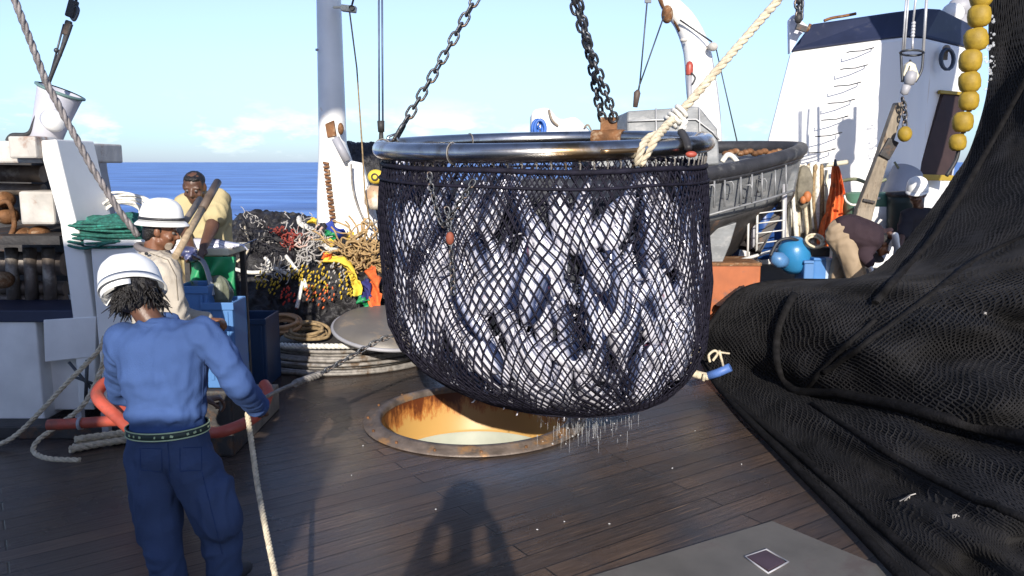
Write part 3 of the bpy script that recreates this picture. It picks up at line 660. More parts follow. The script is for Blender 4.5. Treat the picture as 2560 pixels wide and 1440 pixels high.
# white slab, painted grey to stand for shade, and red box behind the column
g = thing('bulkhead_panel', P(205, 600, 7.4), 'white steel bulkhead panel, greyed for shade, standing behind the slanted column', 'bulkhead')
mb = MB(); mb.prism([P(150, 372, 7.4), P(164, 402, 7.4), P(246, 398, 7.4), P(250, 430, 7.4), P(272, 545, 7.4), P(285, 700, 7.4), P(150, 700, 7.4)], (0, .15, 0)); mb.build('panel', GREYP, g, bevel=.01)
mb = MB(); mb.cyl(P(183, 398, 7.35), P(205, 560, 7.35), .035, n=10); mb.box(P(236, 394, 7.4), (.07, .06, .1), (0, .5, 0)); mb.build('post', DARK, g)
g = thing('hose_box', P(222, 500, 7.1), 'small red fire hose box by the slanted column', 'hose box')
mb = MB(); mb.prism([P(198, 470, 7.1), P(232, 456, 7.1), P(252, 470, 7.1), P(246, 486, 7.1), P(205, 500, 7.1)], (0, .16, 0)); mb.build('box', REDM, g, bevel=.01)
mb = MB(); mb.cyl(P(210, 500, 7.15), P(214, 600, 7.15), .04, n=10); mb.cyl(P(236, 492, 7.15), P(240, 600, 7.15), .035, n=10); mb.build('stand', DARK, g)
# white locker with green net bundle and rope coil
YK = 6.05
g = thing('deck_locker', P(340, 980, YK), 'bright white steel locker beside the winch housing', 'locker')
mb = MB(); pxbox(mb, 225, 612, 452, 1030, YK, .9); mb.build('body', MASTW, g, bevel=.015)
mb = MB(); pxbox(mb, 208, 600, 458, 614, YK-.03, .96); mb.build('lid', MASTW, g, bevel=.006)
mb = MB()
c = P(300, 578, YK+.22)
mb.grid(lambda u, v: c + Vector((math.cos(u*6.2832)*math.sin(v*3.1416)*.40*(1+.12*nz((u*5, v*5, 2), 2)), math.sin(u*6.2832)*math.sin(v*3.1416)*.20, -math.cos(v*3.1416)*.115*(1+.5*nz((math.cos(u*6.28)*3, math.sin(u*6.28)*3, v*5), 1)))), 60, 24)
for k in range(26):
    y = c.y-.2+random.uniform(-.03, .05); z = c.z+random.uniform(-.09, .09); x0 = c.x-.36+random.uniform(0, .1)
    mb.tube(smooth([(x0, y+.06, z), (x0+.2, y-.02, z+random.uniform(-.03, .03)), (x0+.45, y-.02, z+random.uniform(-.03, .03)), (x0+.66, y+.07, z)], 5), .011, 5)
tag(mb.build('green_net_bundle', GREENN), 'folded bundle of dark green netting on the white locker', 'netting')
def coil(name, c, rx, ry, turns, r, m, label, tilt=(0, 0, 0), jit=.15, cat='rope', zj=.04, grp=None, n=6):
    mb = MB(); rot = Euler(tilt).to_matrix(); pts = []
    ph = random.random()*6
    for k in range(turns*18):
        a = 2*math.pi*k/18; t = k//18
        s_ = 1 + jit*math.sin(a*.37+ph) + jit*.6*nz((k*.05, ph, 0), 3)
        pts.append(Vector(c) + rot @ Vector((math.cos(a)*rx*s_, math.sin(a)*ry*s_, zj*nz((k*.09, 1, ph), 2)+r*1.2*(t % 4))))
    mb.tube(smooth(pts, 2), r, n); return tag(mb.build(name, m), label, cat, grp)
coil('white_hose_coil', P(304, 540, YK+.52), .21, .15, 13, .0105, ROPEW, 'loose coil of white hose on top of the green net bundle', (R(62), 0, R(8)), .30, 'hose', .09)
# ropes on the deck at the left
mb = MB(); mb.rope(smooth([P(-40, 1125, 5.6), P(30, 1095, 5.7), P(95, 1035, 5.75), P(160, 965, 5.8), P(243, 880, 5.85), P(262, 840, 5.9)], 8), .019, .13, 8)
tag(mb.build('mooring_rope', ROPEC), 'beige twisted rope slanting from the deck up to the column foot at far left', 'rope')
mb = MB(); mb.rope(smooth([P(272, 850, 5.8), P(250, 930, 5.75), P(210, 1010, 5.65), P(150, 1060, 5.6), P(96, 1100, 5.45), P(84, 1128, 5.4), P(120, 1146, 5.3), P(200, 1150, 5.28)], 8), .019, .13, 8)
tag(mb.build('looped_rope', ROPEC), 'beige twisted rope making a bend on the deck left of the man in blue', 'rope')
mb = MB()
for dy in (0, .045): mb.rope([G(175, 1135)+Vector((0, dy, .035)), G(260, 1120)+Vector((0, dy, .04)), G(420, 1095)+Vector((0, dy, .04))], .03, .15, 8)
mb.rope([G(190, 1128)+Vector((0, 0, .09)), G(400, 1098)+Vector((0, 0, .09))], .028, .15, 8)
tag(mb.build('doubled_rope', ROPEC), 'thick doubled cream rope lying on the planks behind the man in blue', 'rope')
mb = MB()
for p, q in (((172, 905), (240, 985)), ((180, 940), (235, 960))): mb.cyl(P(*p, 6.0), P(*q, 6.0), .012, n=8)
mb.cyl(P(218, 900, 5.95), P(214, 1010, 5.95), .014, n=8)
tag(mb.build('iron_brace', WIRE), 'crossed thin iron rods in front of the white housing foot', 'brace')
# low sill at the housing foot
mb = MB(); mb.bb((P(-160, 1050, YL).x, YL-.22, .0), (P(330, 1000, YL).x, YL+.0-.01, .10))
tag(mb.build('foot_sill', DARK, bevel=.01), 'grimy dark sill along the foot of the white winch housing', 'sill')
# red tubular frame
g = thing('tow_frame', G(330, 1130), 'orange red tubular frame lying on deck behind the man in blue', 'frame')
mb = MB(); mb.tube(smooth([P(120, 1062, 5.3), P(200, 1058, 5.3), P(335, 1048, 5.2)], 8), .038, 12)
mb.tube(smooth([P(340, 1085, 4.9), P(290, 1040, 5.0), P(248, 1000, 5.1), P(246, 975, 5.2), P(275, 955, 5.3), P(330, 985, 5.3)], 8), .04, 12)
mb.tube(smooth([P(350, 1060, 5.0), P(300, 1010, 5.2), P(285, 985, 5.3), P(330, 1000, 5.35)], 8), .04, 12)
mb.tube(smooth([P(500, 1080, 4.7), P(560, 1078, 4.6), P(640, 1040, 4.8), P(670, 985, 5.0), P(660, 960, 5.1)], 8), .035, 12)
mb.tube(smooth([P(330, 1070, 4.9), P(420, 1090, 4.75), P(515, 1080, 4.7)], 8), .04, 12)
mb.build('tubes', REDM, g)
mb = MB(); mb.box(G(270, 1105)+Vector((0, 0, .12)), (.05, .05, .24)); mb.box(G(205, 1095)+Vector((0, 0, .12)), (.05, .05, .24)); mb.cyl(P(198, 1058, 5.29), P(206, 1058, 5.29), .046, n=12)
mb.build('supports', GREYP, g)

# ---------------------------------------------------------------- mast
g = thing('white_mast', G(870, 760), 'tall white tapered mast with rust stains rising left of the hoop', 'mast')
YM = 9.6
def ml(u0, u1, v, Y, dy):
    a, b = P(u0, v, Y+dy/2), P(u1, v, Y+dy/2); c = (a+b)/2; w_ = (b-a).length/2; k = .45 if v > 380 else 1.0
    def se(x): return math.copysign(abs(x)**k, x)
    return [c+Vector((-se(math.cos(q*math.pi/12))*w_, -se(math.sin(q*math.pi/12))*dy/2, 0)) for q in range(24)]
mb = MB(); mb.loft([ml(796, 952, 800, YM, .45), ml(797, 935, 590, YM, .45), ml(798, 905, 480, YM, .45), ml(798, 866, 360, YM, .4), ml(796, 862, 250, YM, .36), ml(792, 852, 0, YM, .32), ml(790, 846, -220, YM, .3)], True, True)
mb.build('column', MASTW, g, bevel=.02)
mb = MB(); mb.prism([P(868, 400, YM-.02), P(905, 408, YM-.02), P(930, 500, YM-.02), P(950, 600, YM-.02), P(900, 600, YM-.02)], (0, .12, 0)); mb.build('gusset', MASTW, g, bevel=.008)
mb = MB(); mb.cyl(P(838, 345, YM-.05), P(868, 402, YM-.05), .05, n=12); mb.build('ram', GREYP, g)
mb = MB()
mb.prism([P(812, 310, YM-.02), P(834, 300, YM-.02), P(840, 340, YM-.02), P(818, 345, YM-.02)], (0, .05, 0)); mb.ell(P(852, 322, YM-.04), (.035, .05, .07))
mb.build('rusty_bracket', RUSTM, g, bevel=.01)
mb = MB()
for k in range(17): mb.box(P(815+k*1.1, 408+k*9, YM-.02), (.07, .05, .028), (0, .2*((-1)**k), 0))
mb.build('rusty_rack', RUSTM, g, bevel=.006)
mb = MB(); mb.tube([P(796, v, YM-.01) for v in (125,)]+[P(789, 124, YM-.01)], .014, 6); mb.build('pin', GREYP, g)
g = thing('mast_block', P(865, 20, YM-.1), 'small white pulley block on an arm at the top of the mast', 'pulley')
mb = MB(); mb.box(P(872, 22, YM-.1), (.17, .1, .07), (0, .12, 0)); mb.box(P(845, 18, YM-.1), (.12, .03, .03)); mb.build('block', CREAM, g, bevel=.012)
mb = MB(); mb.tube([P(880, 12, YM-.1), P(886, -10, YM-.1), P(895, -40, YM-.1)], .012, 6); mb.lathe([(.03, -.03), (.03, .03), (.0, .03)], P(880, 20, YM-.17), (0, 1, 0), 12); mb.build('sheave', DARK, g)
mb = MB(); mb.tube([P(874, 30, YM-.15), P(892, 170, YM-.3), P(905, 360, YM-.4), P(912, 480, YM-.5), P(925, 560, YM-.6)], .009, 6)
tag(mb.build('mast_line', ROPEB), 'thin brown line hanging from the pulley block right of the mast', 'line')
mb = MB(); mb.tube(smooth([P(878, 410, YM-.15), P(882, 470, YM-.15), P(900, 530, YM-.2), P(925, 560, YM-.25), P(955, 545, YM-.2)], 6), .012, 6)
tag(mb.build('grey_hose', ROPEG), 'grey hose looping down the foot of the mast', 'hose')
# ---------------------------------------------------------------- dark net wall behind, floats
def rough_heap(mb, fn, nu, nv, amp, s, seed=0):
    def f(u, v):
        p = fn(u, v); k = nz(p, s, seed)+.5*nz(p, s*2.7, seed+3)+.35*nz(p, s*7, seed+9); return p + Vector((.4*k, -k, .7*k))*amp
    mb.grid(f, nu, nv)
HEAPM = mat('heaped_black_net', (.018, .017, .02), .55, var=.7, vs=22, bump=1, bs=70, c2=(.07, .055, .06), c2s=30, c2t=(.6, .72))
def heap(name, cols, label, amp=.06, s=4, m=HEAPM, seed=0, cat='net', back=1.2):
    # cols: (u, vtop, vbottom, Ytop, Ybottom) along the heap
    def fn(u, v):
        x = u*(len(cols)-1); i = min(int(x), len(cols)-2); k = x-i; k = k*k*(3-2*k)
        a, b = cols[i], cols[i+1]; c = [lerp(a[q], b[q], k) for q in range(5)]
        if v < .25:
            p = P(c[0], c[1], c[3]); return p + Vector((0, back*(1-v/.25), -.3*(1-v/.25)**2))
        t = (v-.25)/.75; Y = lerp(c[3], c[4], 1-math.cos(t*math.pi/2)) if False else c[3]+(c[4]-c[3])*math.sin(t*math.pi/2)**.8
        top, bot = P(c[0], c[1], c[3]), P(c[0], c[2], c[4]); q = top.lerp(bot, t); q.y = Y; q.x = lerp(top.x, bot.x, (Y-c[3])/(c[4]-c[3]+1e-9)); q.z = lerp(top.z, bot.z, t**1.3); return q
    mb = MB(); rough_heap(mb, fn, 150, 90, amp, s, seed); return tag(mb.build(name, m), label, cat, kind='stuff'), fn
_, hf = heap('black_net_heap', [(540, 560, 850, 9.6, 8.6), (600, 541, 840, 9.6, 8.5), (680, 536, 835, 9.7, 8.5), (740, 542, 830, 9.7, 8.5), (800, 565, 820, 9.6, 8.5), (870, 610, 815, 9.5, 8.5), (940, 640, 815, 9.4, 8.5), (1010, 660, 820, 9.4, 8.6)], 'long heap of piled black fishing net in front of the sea', .13, 3)
def hp(u, v, off=.0):       # a point on (just proud of) the heap at pixel u, v
    best = None
    for i in range(0, 61):
        for j in range(12, 61):
            q = hf(i/60, j/60); dx = q - Vector((0, 0, H)); d = ray(u, v); t = dx.dot(d)/d.dot(d); e = (dx-d*t).length
            if best is None or e < best[0]: best = (e, q)
    q = best[1]; return P(u, v, q.y-.06-off)
_hc = {}
def heaprope(pix, r, m, name, label, cat='rope', off=.05, nn=6, sag=.0, twist=False, jit=0):
    pts = [hp(u, v, off+random.uniform(0, jit)) for u, v in pix]; mb = MB()
    if twist: mb.rope(smooth(pts, 6), r, None, 6)
    else: mb.tube(smooth(pts, 6), r, nn)
    return tag(mb.build(name, m), label, cat)
heaprope([(622, 540), (612, 570), (622, 600), (618, 630), (592, 655)], .012, ROPEC, 'thin_rope', 'thin tan rope hanging down the black net heap beside the man in yellow')
heaprope([(585, 672), (620, 681), (655, 680), (690, 672), (725, 690)], .022, ROPEW, 'white_rope', 'grey white rope lying level across the black net heap')
heaprope([(662, 645), (672, 655), (667, 670)], .02, ROPEW, 'rope_end', 'short white rope end poking up left of the yellow floats')
heaprope([(748, 545), (752, 560), (780, 575), (810, 610), (830, 625), (870, 615), (900, 600)], .034, ROPEW, 'white_rope', 'thick white rope draped over the top of the colourful heap', twist=True)
heaprope([(715, 640), (730, 660), (745, 680)], .022, ROPEW, 'rope_end', 'short white rope end slanting in the middle of the heap')
heaprope([(765, 720), (758, 700), (748, 745), (742, 770)], .022, ROPEW, 'white_rope', 'white rope loop hanging at the foot of the heap above the cable coil', 'rope')
heaprope([(832, 660), (815, 690), (800, 705)], .016, ROPEG, 'thin_rope', 'short grey rope right of the yellow speckled netting')
# tangles
def tangle(name, u, v, su, sv, cnt, r, m, label, cat='rope', off=.06, ln=.3, sd=1):
    rnd = random.Random(sd); c = hp(u, v, off); mb = MB(); sx, sz = M(c.y, su), M(c.y, sv)
    for k in range(cnt):
        p = c + Vector((rnd.uniform(-sx, sx), rnd.uniform(-.12, .03), rnd.uniform(-sz, sz))); pts = [p]; d = Vector((rnd.gauss(0, 1), rnd.gauss(0, .4), rnd.gauss(0, 1))).normalized()
        for q in range(6):
            d = (d+Vector((rnd.gauss(0, .6), rnd.gauss(0, .25), rnd.gauss(0, .6)))).normalized(); p = p + d*ln/6
            p.y = min(p.y, c.y+.02); pts.append(p.copy())
        mb.tube(smooth(pts, 3), r*rnd.uniform(.7, 1.2), 5)
    return tag(mb.build(name, m), label, cat)
PALE = mat('pale_twine', (.42, .40, .38), .8, var=.4, vs=20); PINK = mat('pinkish_rope', (.6, .42, .36), .8, var=.3, vs=20)
YEL2 = mat('bright_yellow_netting', (.55, .38, .03), .6, var=.4, vs=30); STRAW = mat('straw_rope', (.42, .28, .13), .85, var=.5, vs=25)
tangle('twine_tangle', 785, 600, 30, 20, 34, .006, PALE, 'tangle of pale twine at the upper middle of the heap', ln=.2, sd=2)
tangle('rope_tangle', 770, 640, 22, 16, 18, .008, PALE, 'tangle of white line under the thick white rope', ln=.2, sd=3)
tangle('red_twine_tangle', 718, 598, 22, 22, 30, .008, mat('dull_red', (.25, .04, .03), .8), 'tangle of dull red twine on the left part of the heap', ln=.15, sd=4)
tangle('white_twine_tangle', 690, 676, 34, 8, 26, .006, PALE, 'tangle of white twine above the left yellow floats', ln=.18, sd=5)
tangle('straw_rope_heap', 900, 645, 38, 40, 130, .011, STRAW, 'heap of straw brown rope strands next to the scoop net', ln=.42, sd=6)
tangle('pink_rope', 765, 585, 14, 12, 8, .014, PINK, 'loose pinkish rope under the white rope on the heap', ln=.25, sd=7)
tangle('dark_strands', 650, 605, 50, 40, 40, .006, mat('dark_strand', (.022, .02, .024), .7), 'loose dark strands on the left of the black net heap', ln=.3, sd=8)
tangle('pale_threads', 690, 590, 75, 50, 34, .005, PALE, 'thin pale threads scattered over the black net heap', ln=.18, sd=18)
# clusters of small ring floats
def cluster(name, u, v, su, sv, cnt, m, label, sd, tilt=.5):
    rnd = random.Random(sd); c = hp(u, v, .05); mb = MB(); sx, sz = M(c.y, su), M(c.y, sv)
    nx = max(2, int(math.sqrt(cnt*su/sv))); nzc = max(1, cnt//nx)
    for i in range(nx):
        for j in range(nzc):
            p = c + Vector(((i/(nx-1)-.5)*2*sx+rnd.uniform(-.012, .012), rnd.uniform(-.07, .0), (j/max(nzc-1, 1)-.5)*2*sz+rnd.uniform(-.012, .012)))
            p += Vector((rnd.gauss(0, .008), 0, rnd.gauss(0, .008)+.05*math.sin(i*1.3))); d = Vector((.35+rnd.gauss(0, .2)+.3*math.sin(i*.5), -.3, 1)).normalized()*.019; mb.tube([p-d, p-d*.6, p+d*.6, p+d], [.003, .009, .009, .003], 6)
    return tag(mb.build(name, m), label, 'floats', kind='stuff')
cluster('yellow_float_string', 672, 706, 26, 16, 30, YEL2, 'cluster of small yellow floats at the left of the heap', 11)
cluster('yellow_float_string', 785, 700, 34, 28, 60, YEL2, 'cluster of small yellow floats in the middle of the heap', 12)
cluster('yellow_float_string', 868, 715, 14, 30, 30, YEL2, 'cluster of small yellow floats at the right of the heap', 13)
cluster('yellow_float_string', 735, 690, 16, 12, 18, YEL2, 'few small yellow floats between the left and middle clusters', 17)
cluster('red_float_string', 724, 742, 14, 18, 24, mat('red_beads', (.6, .05, .03), .5), 'cluster of small red floats at the foot of the heap', 14)
cluster('orange_float_string', 800, 738, 34, 14, 30, mat('orange_beads', (.6, .13, .04), .5), 'cluster of small orange floats below the middle yellow cluster', 15)
cluster('white_float_string', 845, 690, 18, 24, 26, PALE, 'cluster of small white floats beside the right yellow cluster', 16)
# cloth strips
def strip(pix, wpx, m, name, label, cat='cloth strip', off=.09):
    pts = smooth([hp(u, v, off) for u, v in pix], 6); mb = MB(); n = len(pts)
    wd = M(pts[0].y, wpx)
    def f(u, v):
        p = pts[min(int(v*(n-1)), n-1)]; k = nz((p.x, v*4, u), 3)
        t = (pts[min(int(v*(n-1))+1, n-1)]-pts[max(int(v*(n-1))-1, 0)]); s_ = Vector((t.z, 0, -t.x)).normalized()
        return p + s_*(u-.5)*wd*(1+.5*k) + Vector((0, .05*math.sin(u*6+v*7)-.04, .02*k))
    mb.grid(f, 8, n-1); return tag(mb.build(name, m, solid=.006), label, cat)
strip([(775, 550), (790, 556), (786, 575)], 18, YCLOTH, 'yellow_cloth', 'small yellow rag on top of the heap left of the mast')
strip([(820, 560), (842, 575), (868, 588), (885, 590)], 16, YCLOTH, 'yellow_cloth', 'yellow strip wrapped across the foot of the mast')
strip([(805, 600), (825, 604), (838, 612)], 18, YCLOTH, 'yellow_cloth', 'yellow rag below the green cloth')
strip([(812, 645), (845, 650), (872, 665), (888, 695), (898, 720), (890, 738)], 20, YCLOTH, 'yellow_cloth', 'long yellow strip hanging down beside the straw rope')
strip([(810, 585), (830, 590), (838, 598)], 22, GREENC, 'green_cloth', 'small bright green rag on the heap by the mast')
strip([(895, 748), (915, 752), (925, 760)], 22, GREENC, 'green_cloth', 'small green rag at the right foot of the heap')
strip([(795, 545), (812, 570), (840, 595), (870, 600), (900, 595)], 50, mat('blue_tarp', (.02, .05, .32), .6, var=.3, bump=.4, bs=20), 'blue_tarp', 'deep blue tarp bunched behind the foot of the mast', 'tarp', off=.0)
strip([(922, 670), (936, 700), (942, 735), (936, 765)], 28, ORANGE, 'orange_netting', 'orange netting bundle at the right end of the heap', 'netting')
strip([(910, 700), (922, 725), (915, 750)], 20, mat('navy_cloth', (.03, .03, .15), .7), 'navy_cloth', 'navy blue rag left of the orange netting')
strip([(808, 640), (830, 642)], 16, ORANGE, 'orange_rag', 'small orange rag at the start of the long yellow strip')
# dark net wall right of the mast
heap('net_stack', [(866, 352, 640, 11.2, 10.8), (880, 356, 640, 11.2, 10.8), (930, 360, 640, 11.2, 10.8), (1000, 362, 640, 11.2, 10.8), (1100, 365, 640, 11.2, 10.8)], 'tall stack of black net behind the left end of the hoop', .05, 5, seed=4)
g = thing('round_float', P(940, 445, 9.4), 'yellow square edged float above the tan buoy behind the hoop', 'float')
mb = MB(); mb.ell(P(940, 442, 9.4), (.10, .09, .085)); mb.build('body', YCLOTH, g)
mb = MB(); mb.tube([P(940, 442, 9.4)+Vector((math.cos(k*.524)*.035, -.09, math.sin(k*.524)*.035)) for k in range(12)], .01, 6, closed=True); mb.build('eye', DARK, g)
g = thing('net_buoy', P(938, 520, 9.3), 'tan barrel shaped buoy hanging right of the mast', 'buoy')
mb = MB(); mb.lathe([(.001, .13), (.08, .13), (.12, .06), (.125, 0), (.12, -.08), (.07, -.14), (.001, -.14)], P(938, 493, 9.3), (.1, 0, 1), 20); mb.build('body', mat('tan_buoy', (.5, .33, .2), .5, c2=(.75, .7, .6), c2s=4, c2t=(.45, .6)), g)
mb = MB(); mb.cyl(P(920, 468, 9.3), P(935, 478, 9.2), .015, n=8); mb.build('lashing', DARK, g)
# ---------------------------------------------------------------- cable coil, hatch cover, slabs
cc = G(870, 880); cc.z = 0
def turns(n, r0, r1, rad, z0, m, name, label, cat, ox=0, yscale=.95):
    mb = MB(); pts = []
    for k in range(n*40):
        a = 2*math.pi*k/40; t = k/(n*40); rr = lerp(r0, r1, t)+.015*math.sin(k*.11); pts.append(cc+Vector((ox+math.cos(a)*rr, math.sin(a)*rr*yscale, z0+rad*(1+1.7*(int(t*n) % 3))+.01*math.sin(k*.07))))
    mb.tube(pts, rad, 7); return tag(mb.build(name, m), label, cat)
turns(9, 1.14, .82, .02, .0, ROPEG, 'cable_coil', 'large flat coil of grey wire cable on the deck', 'cable coil')
turns(5, 1.00, .84, .022, .10, ROPEG, 'cable_coil', 'upper layer of grey wire cable on the large flat coil', 'cable coil')
mb = MB(); pts = [cc+Vector((math.cos(a)*.96, math.sin(a)*.92, .26+.02*math.sin(a*3))) for a in [R(x) for x in range(-150, 140, 6)]]; mb.rope(pts, .03, .14, 8)
tag(mb.build('coil_rope', ROPEW), 'white rope laid round the top of the grey cable coil', 'rope')
turns(3, .7, .5, .022, .05, ROPEB, 'brown_rope_coil', 'brown rope coil inside the grey cable coil', 'rope coil')
mb = MB(); mb.lathe([(.001, .30), (.45, .28), (.74, .18), (.78, .0)], cc, n=30); tag(mb.build('canvas_bundle', DARK), 'dark canvas bundle in the middle of the cable coil', 'canvas')
g = thing('hatch_cover', P(950, 830, 8.1), 'round grey steel hatch cover leaning on the cable coil', 'hatch cover')
hc_ = P(972, 812, 8.0); nrm = (Vector((.10, -.16, 1))).normalized()
mb = MB(); mb.lathe([(.001, .05), (.44, .05), (.5, .03), (.55, -.02), (.56, -.05), (.54, -.06), (.001, -.03)], hc_, nrm, 56); mb.build('disc', mat('cover_grey', (.17, .155, .14), .5, .2, var=.2, vs=3, c2=(.25, .2, .15), c2s=5), g)
mb = MB(); q = nrm.to_track_quat('Z', 'Y').to_matrix(); mb.tube([hc_+q@Vector((math.cos(k*.13)*.56, math.sin(k*.13)*.56, -.045)) for k in range(48)], .02, 8, closed=True); mb.build('edge_ring', GREYP, g)
# white buoy and wood on the coil
coil('white_fender', P(782, 772, 8.9), .12, .12, 3, .055, CREAM, 'cream padded ring fender at the back of the cable coil', (R(70), 0, .1), .05, 'fender', .03)
mb = MB(); mb.rope(smooth([P(800, 782, 8.9), P(860, 776, 9.0), P(930, 775, 9.1), P(1010, 785, 9.1)], 6), .045, .25, 8); tag(mb.build('thick_rope', ROPEW), 'thick white rope lying behind the round hatch cover', 'rope')
mb = MB(); mb.prism([P(700, 800, 8.5), P(720, 780, 8.7), P(790, 788, 8.7), P(800, 815, 8.5), P(740, 822, 8.4)], (0, .1, -.08)); tag(mb.build('white_board', CREAM, bevel=.01), 'broken white board on the left of the cable coil', 'board')
coil('brown_coil', P(712, 815, 8.3), .16, .12, 5, .02, mat('tan_hose', (.42, .25, .13), .6), 'small coil of tan hose at the left end of the cable coil', (R(25), 0, 0), .12, 'hose')
coil('brown_coil', P(770, 835, 8.2), .2, .14, 4, .018, ROPEB, 'small brown rope coil below the broken white board', (R(20), 0, 0), .2, 'rope')
# trip line from the man in blue to the net
mb = MB(); mb.rope(smooth([P(650, 1000, 4.55), P(700, 975, 4.9), P(740, 958, 5.1)], 6), .013, .07, 6); mb.rope(smooth([P(735, 960, 5.1), P(760, 950, 5.2), P(800, 936, 5.35)], 6), .026, .09, 6)
tag(mb.build('trip_line', ROPEG), 'grey rope running from the blue sleeve towards the scoop net', 'rope')
tl = thing('trip_chain', P(900, 870, 5.5), 'thin chain joining the grey trip rope to the side of the scoop net', 'chain')
chain([P(798, 936, 5.35), P(880, 890, 5.5), P(950, 850, 5.6), P(1000, 838, 5.65)], .06, .006, .03, tl, me=link_mesh(.06, .006, .03))
mb = MB(); mb.rope(smooth([P(618, 1030, 4.05), P(628, 1100, 3.95), P(645, 1220, 3.75), P(668, 1340, 3.5), P(694, 1470, 3.25), P(705, 1560, 3.1)], 8), .0155, .06, 6)
tag(mb.build('hand_line', ROPEC), 'cream braided rope hanging from the hand of the man in blue', 'rope')
# ---------------------------------------------------------------- crates and tray near the two men
def crate(name, u0, v0, u1, v1, Y, dep, m, label, m2=None, z0=0):
    g = thing(name, P((u0+u1)/2, v1, Y), label, 'crate', 'blue crates by the man in blue')
    mb = MB(); a = P(u0, v1, Y); b = P(u1, v0, Y); t = .018
    mb.bb((a.x, Y, z0), (b.x, Y+t, b.z)); mb.bb((a.x, Y+dep-t, z0), (b.x, Y+dep, b.z)); mb.bb((a.x, Y+t, z0), (a.x+t, Y+dep-t, b.z)); mb.bb((b.x-t, Y+t, z0), (b.x, Y+dep-t, b.z)); mb.bb((a.x+t, Y+t, z0), (b.x-t, Y+dep-t, z0+.03))
    mb.build('box', m, g, bevel=.008)
    mb = MB(); mb.bb((a.x-.012, Y-.014, b.z-.05), (b.x+.012, Y-.001, b.z+.003)); mb.bb((a.x+.03, Y-.010, z0+.06), (a.x+.055, Y-.001, b.z-.06)); mb.bb((b.x-.055, Y-.010, z0+.06), (b.x-.03, Y-.001, b.z-.06)); mb.build('ribs', m2 or m, g, bevel=.004)
    return g
BLUEL = mat('light_blue_board', (.075, .19, .42), .45, var=.12, vs=3, c2=(.3, .33, .2), c2s=4, c2t=(.58, .7))
crate('blue_crate', 455, 716, 517, 1000, 5.6, .3, BLUEL, 'tall light blue crate nearest the man in the tan shirt', z0=.5)
crate('blue_crate', 522, 757, 580, 1000, 5.55, .3, BLUEL, 'middle light blue crate with a yellow stain', z0=.5)
mb = MB(); q0, q1 = P(450, 900, 5.6), P(584, 900, 5.6); mb.bb((q0.x, 5.5, 0), (q1.x, 5.95, .495)); tag(mb.build('shade_infill', DARK, bevel=.02), 'low dark bench added below the light blue crates as the shade there', 'infill')  # dark box added where shade lies below the crates
crate('blue_crate', 590, 798, 662, 1010, 7.3, .45, BLUED, 'dark blue crate standing apart right of the light blue crates')
# tray / sorting table
YT = 6.0
g = thing('sorting_table', P(525, 760, YT), 'cream topped sorting table between the two crewmen', 'table')
mb = MB(); pxbox(mb, 450, 622, 572, 640, YT, .5); mb.build('top', CREAM, g, bevel=.01)
mb = MB()
for u in (462, 560):
    for y in (YT+.05, YT+.42):
        a = P(u, 640, YT); mb.bb((a.x-.02, y-.02, 0), (a.x+.02, y+.02, a.z-.003))
mb.pieces('leg', DARK, g)
def tarp(u, v):
    x = lerp(478, 592, u); vt = 641; vb = lerp(690, 715, u)+16*math.sin(u*9) + (60 if u > .74 else 0)*(u-.74)*3.5
    p = P(x, lerp(vt, vb, v), YT-.05); p.y += .05*math.sin(u*17+v*3)*v - .02; return p
mb = MB(); mb.grid(tarp, 40, 16); tag(mb.build('green_tarp', GREENC, solid=.005), 'bright green tarp hanging off the front of the sorting table', 'tarp')
mb = MB(); mb.tube(smooth([P(485, 640, YT-.12), P(508, 655, YT-.2), P(522, 690, YT-.25), P(532, 740, YT-.3)], 8), .018, 10); tag(mb.build('clear_hose', mat('shiny_hose', (.25, .26, .28), .15, var=.3)), 'shiny grey hose curving down from the sorting table', 'hose')
mb = MB(); pxbox(mb, 470, 648, 552, 760, YT+.2, .3); tag(mb.build('dark_tub', RUBBER, bevel=.03), 'black tub standing under the sorting table', 'tub')
mb = MB(); sc_ = P(548, 735, YT-.2)
mb.grid(lambda u, v: sc_ + Vector((math.cos(u*6.2832)*math.sin(v*3.1416)*.085*(1+.35*nz((math.cos(u*6.28), math.sin(u*6.28), v*2), 2.5)), math.sin(u*6.2832)*math.sin(v*3.1416)*.08, -math.cos(v*3.1416)*.14)), 40, 24)
tag(mb.build('grey_sack', mat('grey_sack', (.16, .17, .12), .35, var=.5, vs=10, bump=.8, bs=18)), 'grey green sack in front of the sorting table', 'sack')
fm = Euler((0, 0, R(0))).to_matrix().to_4x4()
put_tuna(P(520, 617, YT+.1), Matrix.Rotation(R(-3), 4, 'Y') @ Matrix.Rotation(R(-75), 4, 'X'), 1.05, 'dark backed tuna lying on the cream sorting table', 'tuna outside the net')
mb = MB(); mb.ell(P(470, 630, YT-.1), (.07, .06, .045)); mb.ell(P(478, 642, YT-.14), (.05, .05, .04)); tag(mb.build('plastic_bag', mat('bag', (.08, .09, .2), .3, var=.6, vs=12, bump=1, bs=20, c2=(.6, .6, .7), c2s=14)), 'crumpled blue and white plastic bag at the left end of the table', 'bag')
mb = MB(); mb.prism([P(462, 598, YT+.3), P(470, 590, YT+.3), P(498, 588, YT+.3), P(500, 612, YT+.3), P(466, 612, YT+.3)], (0, .08, 0)); tag(mb.build('yellow_can', YCLOTH, bevel=.01), 'small yellow can behind the tuna on the table', 'can')
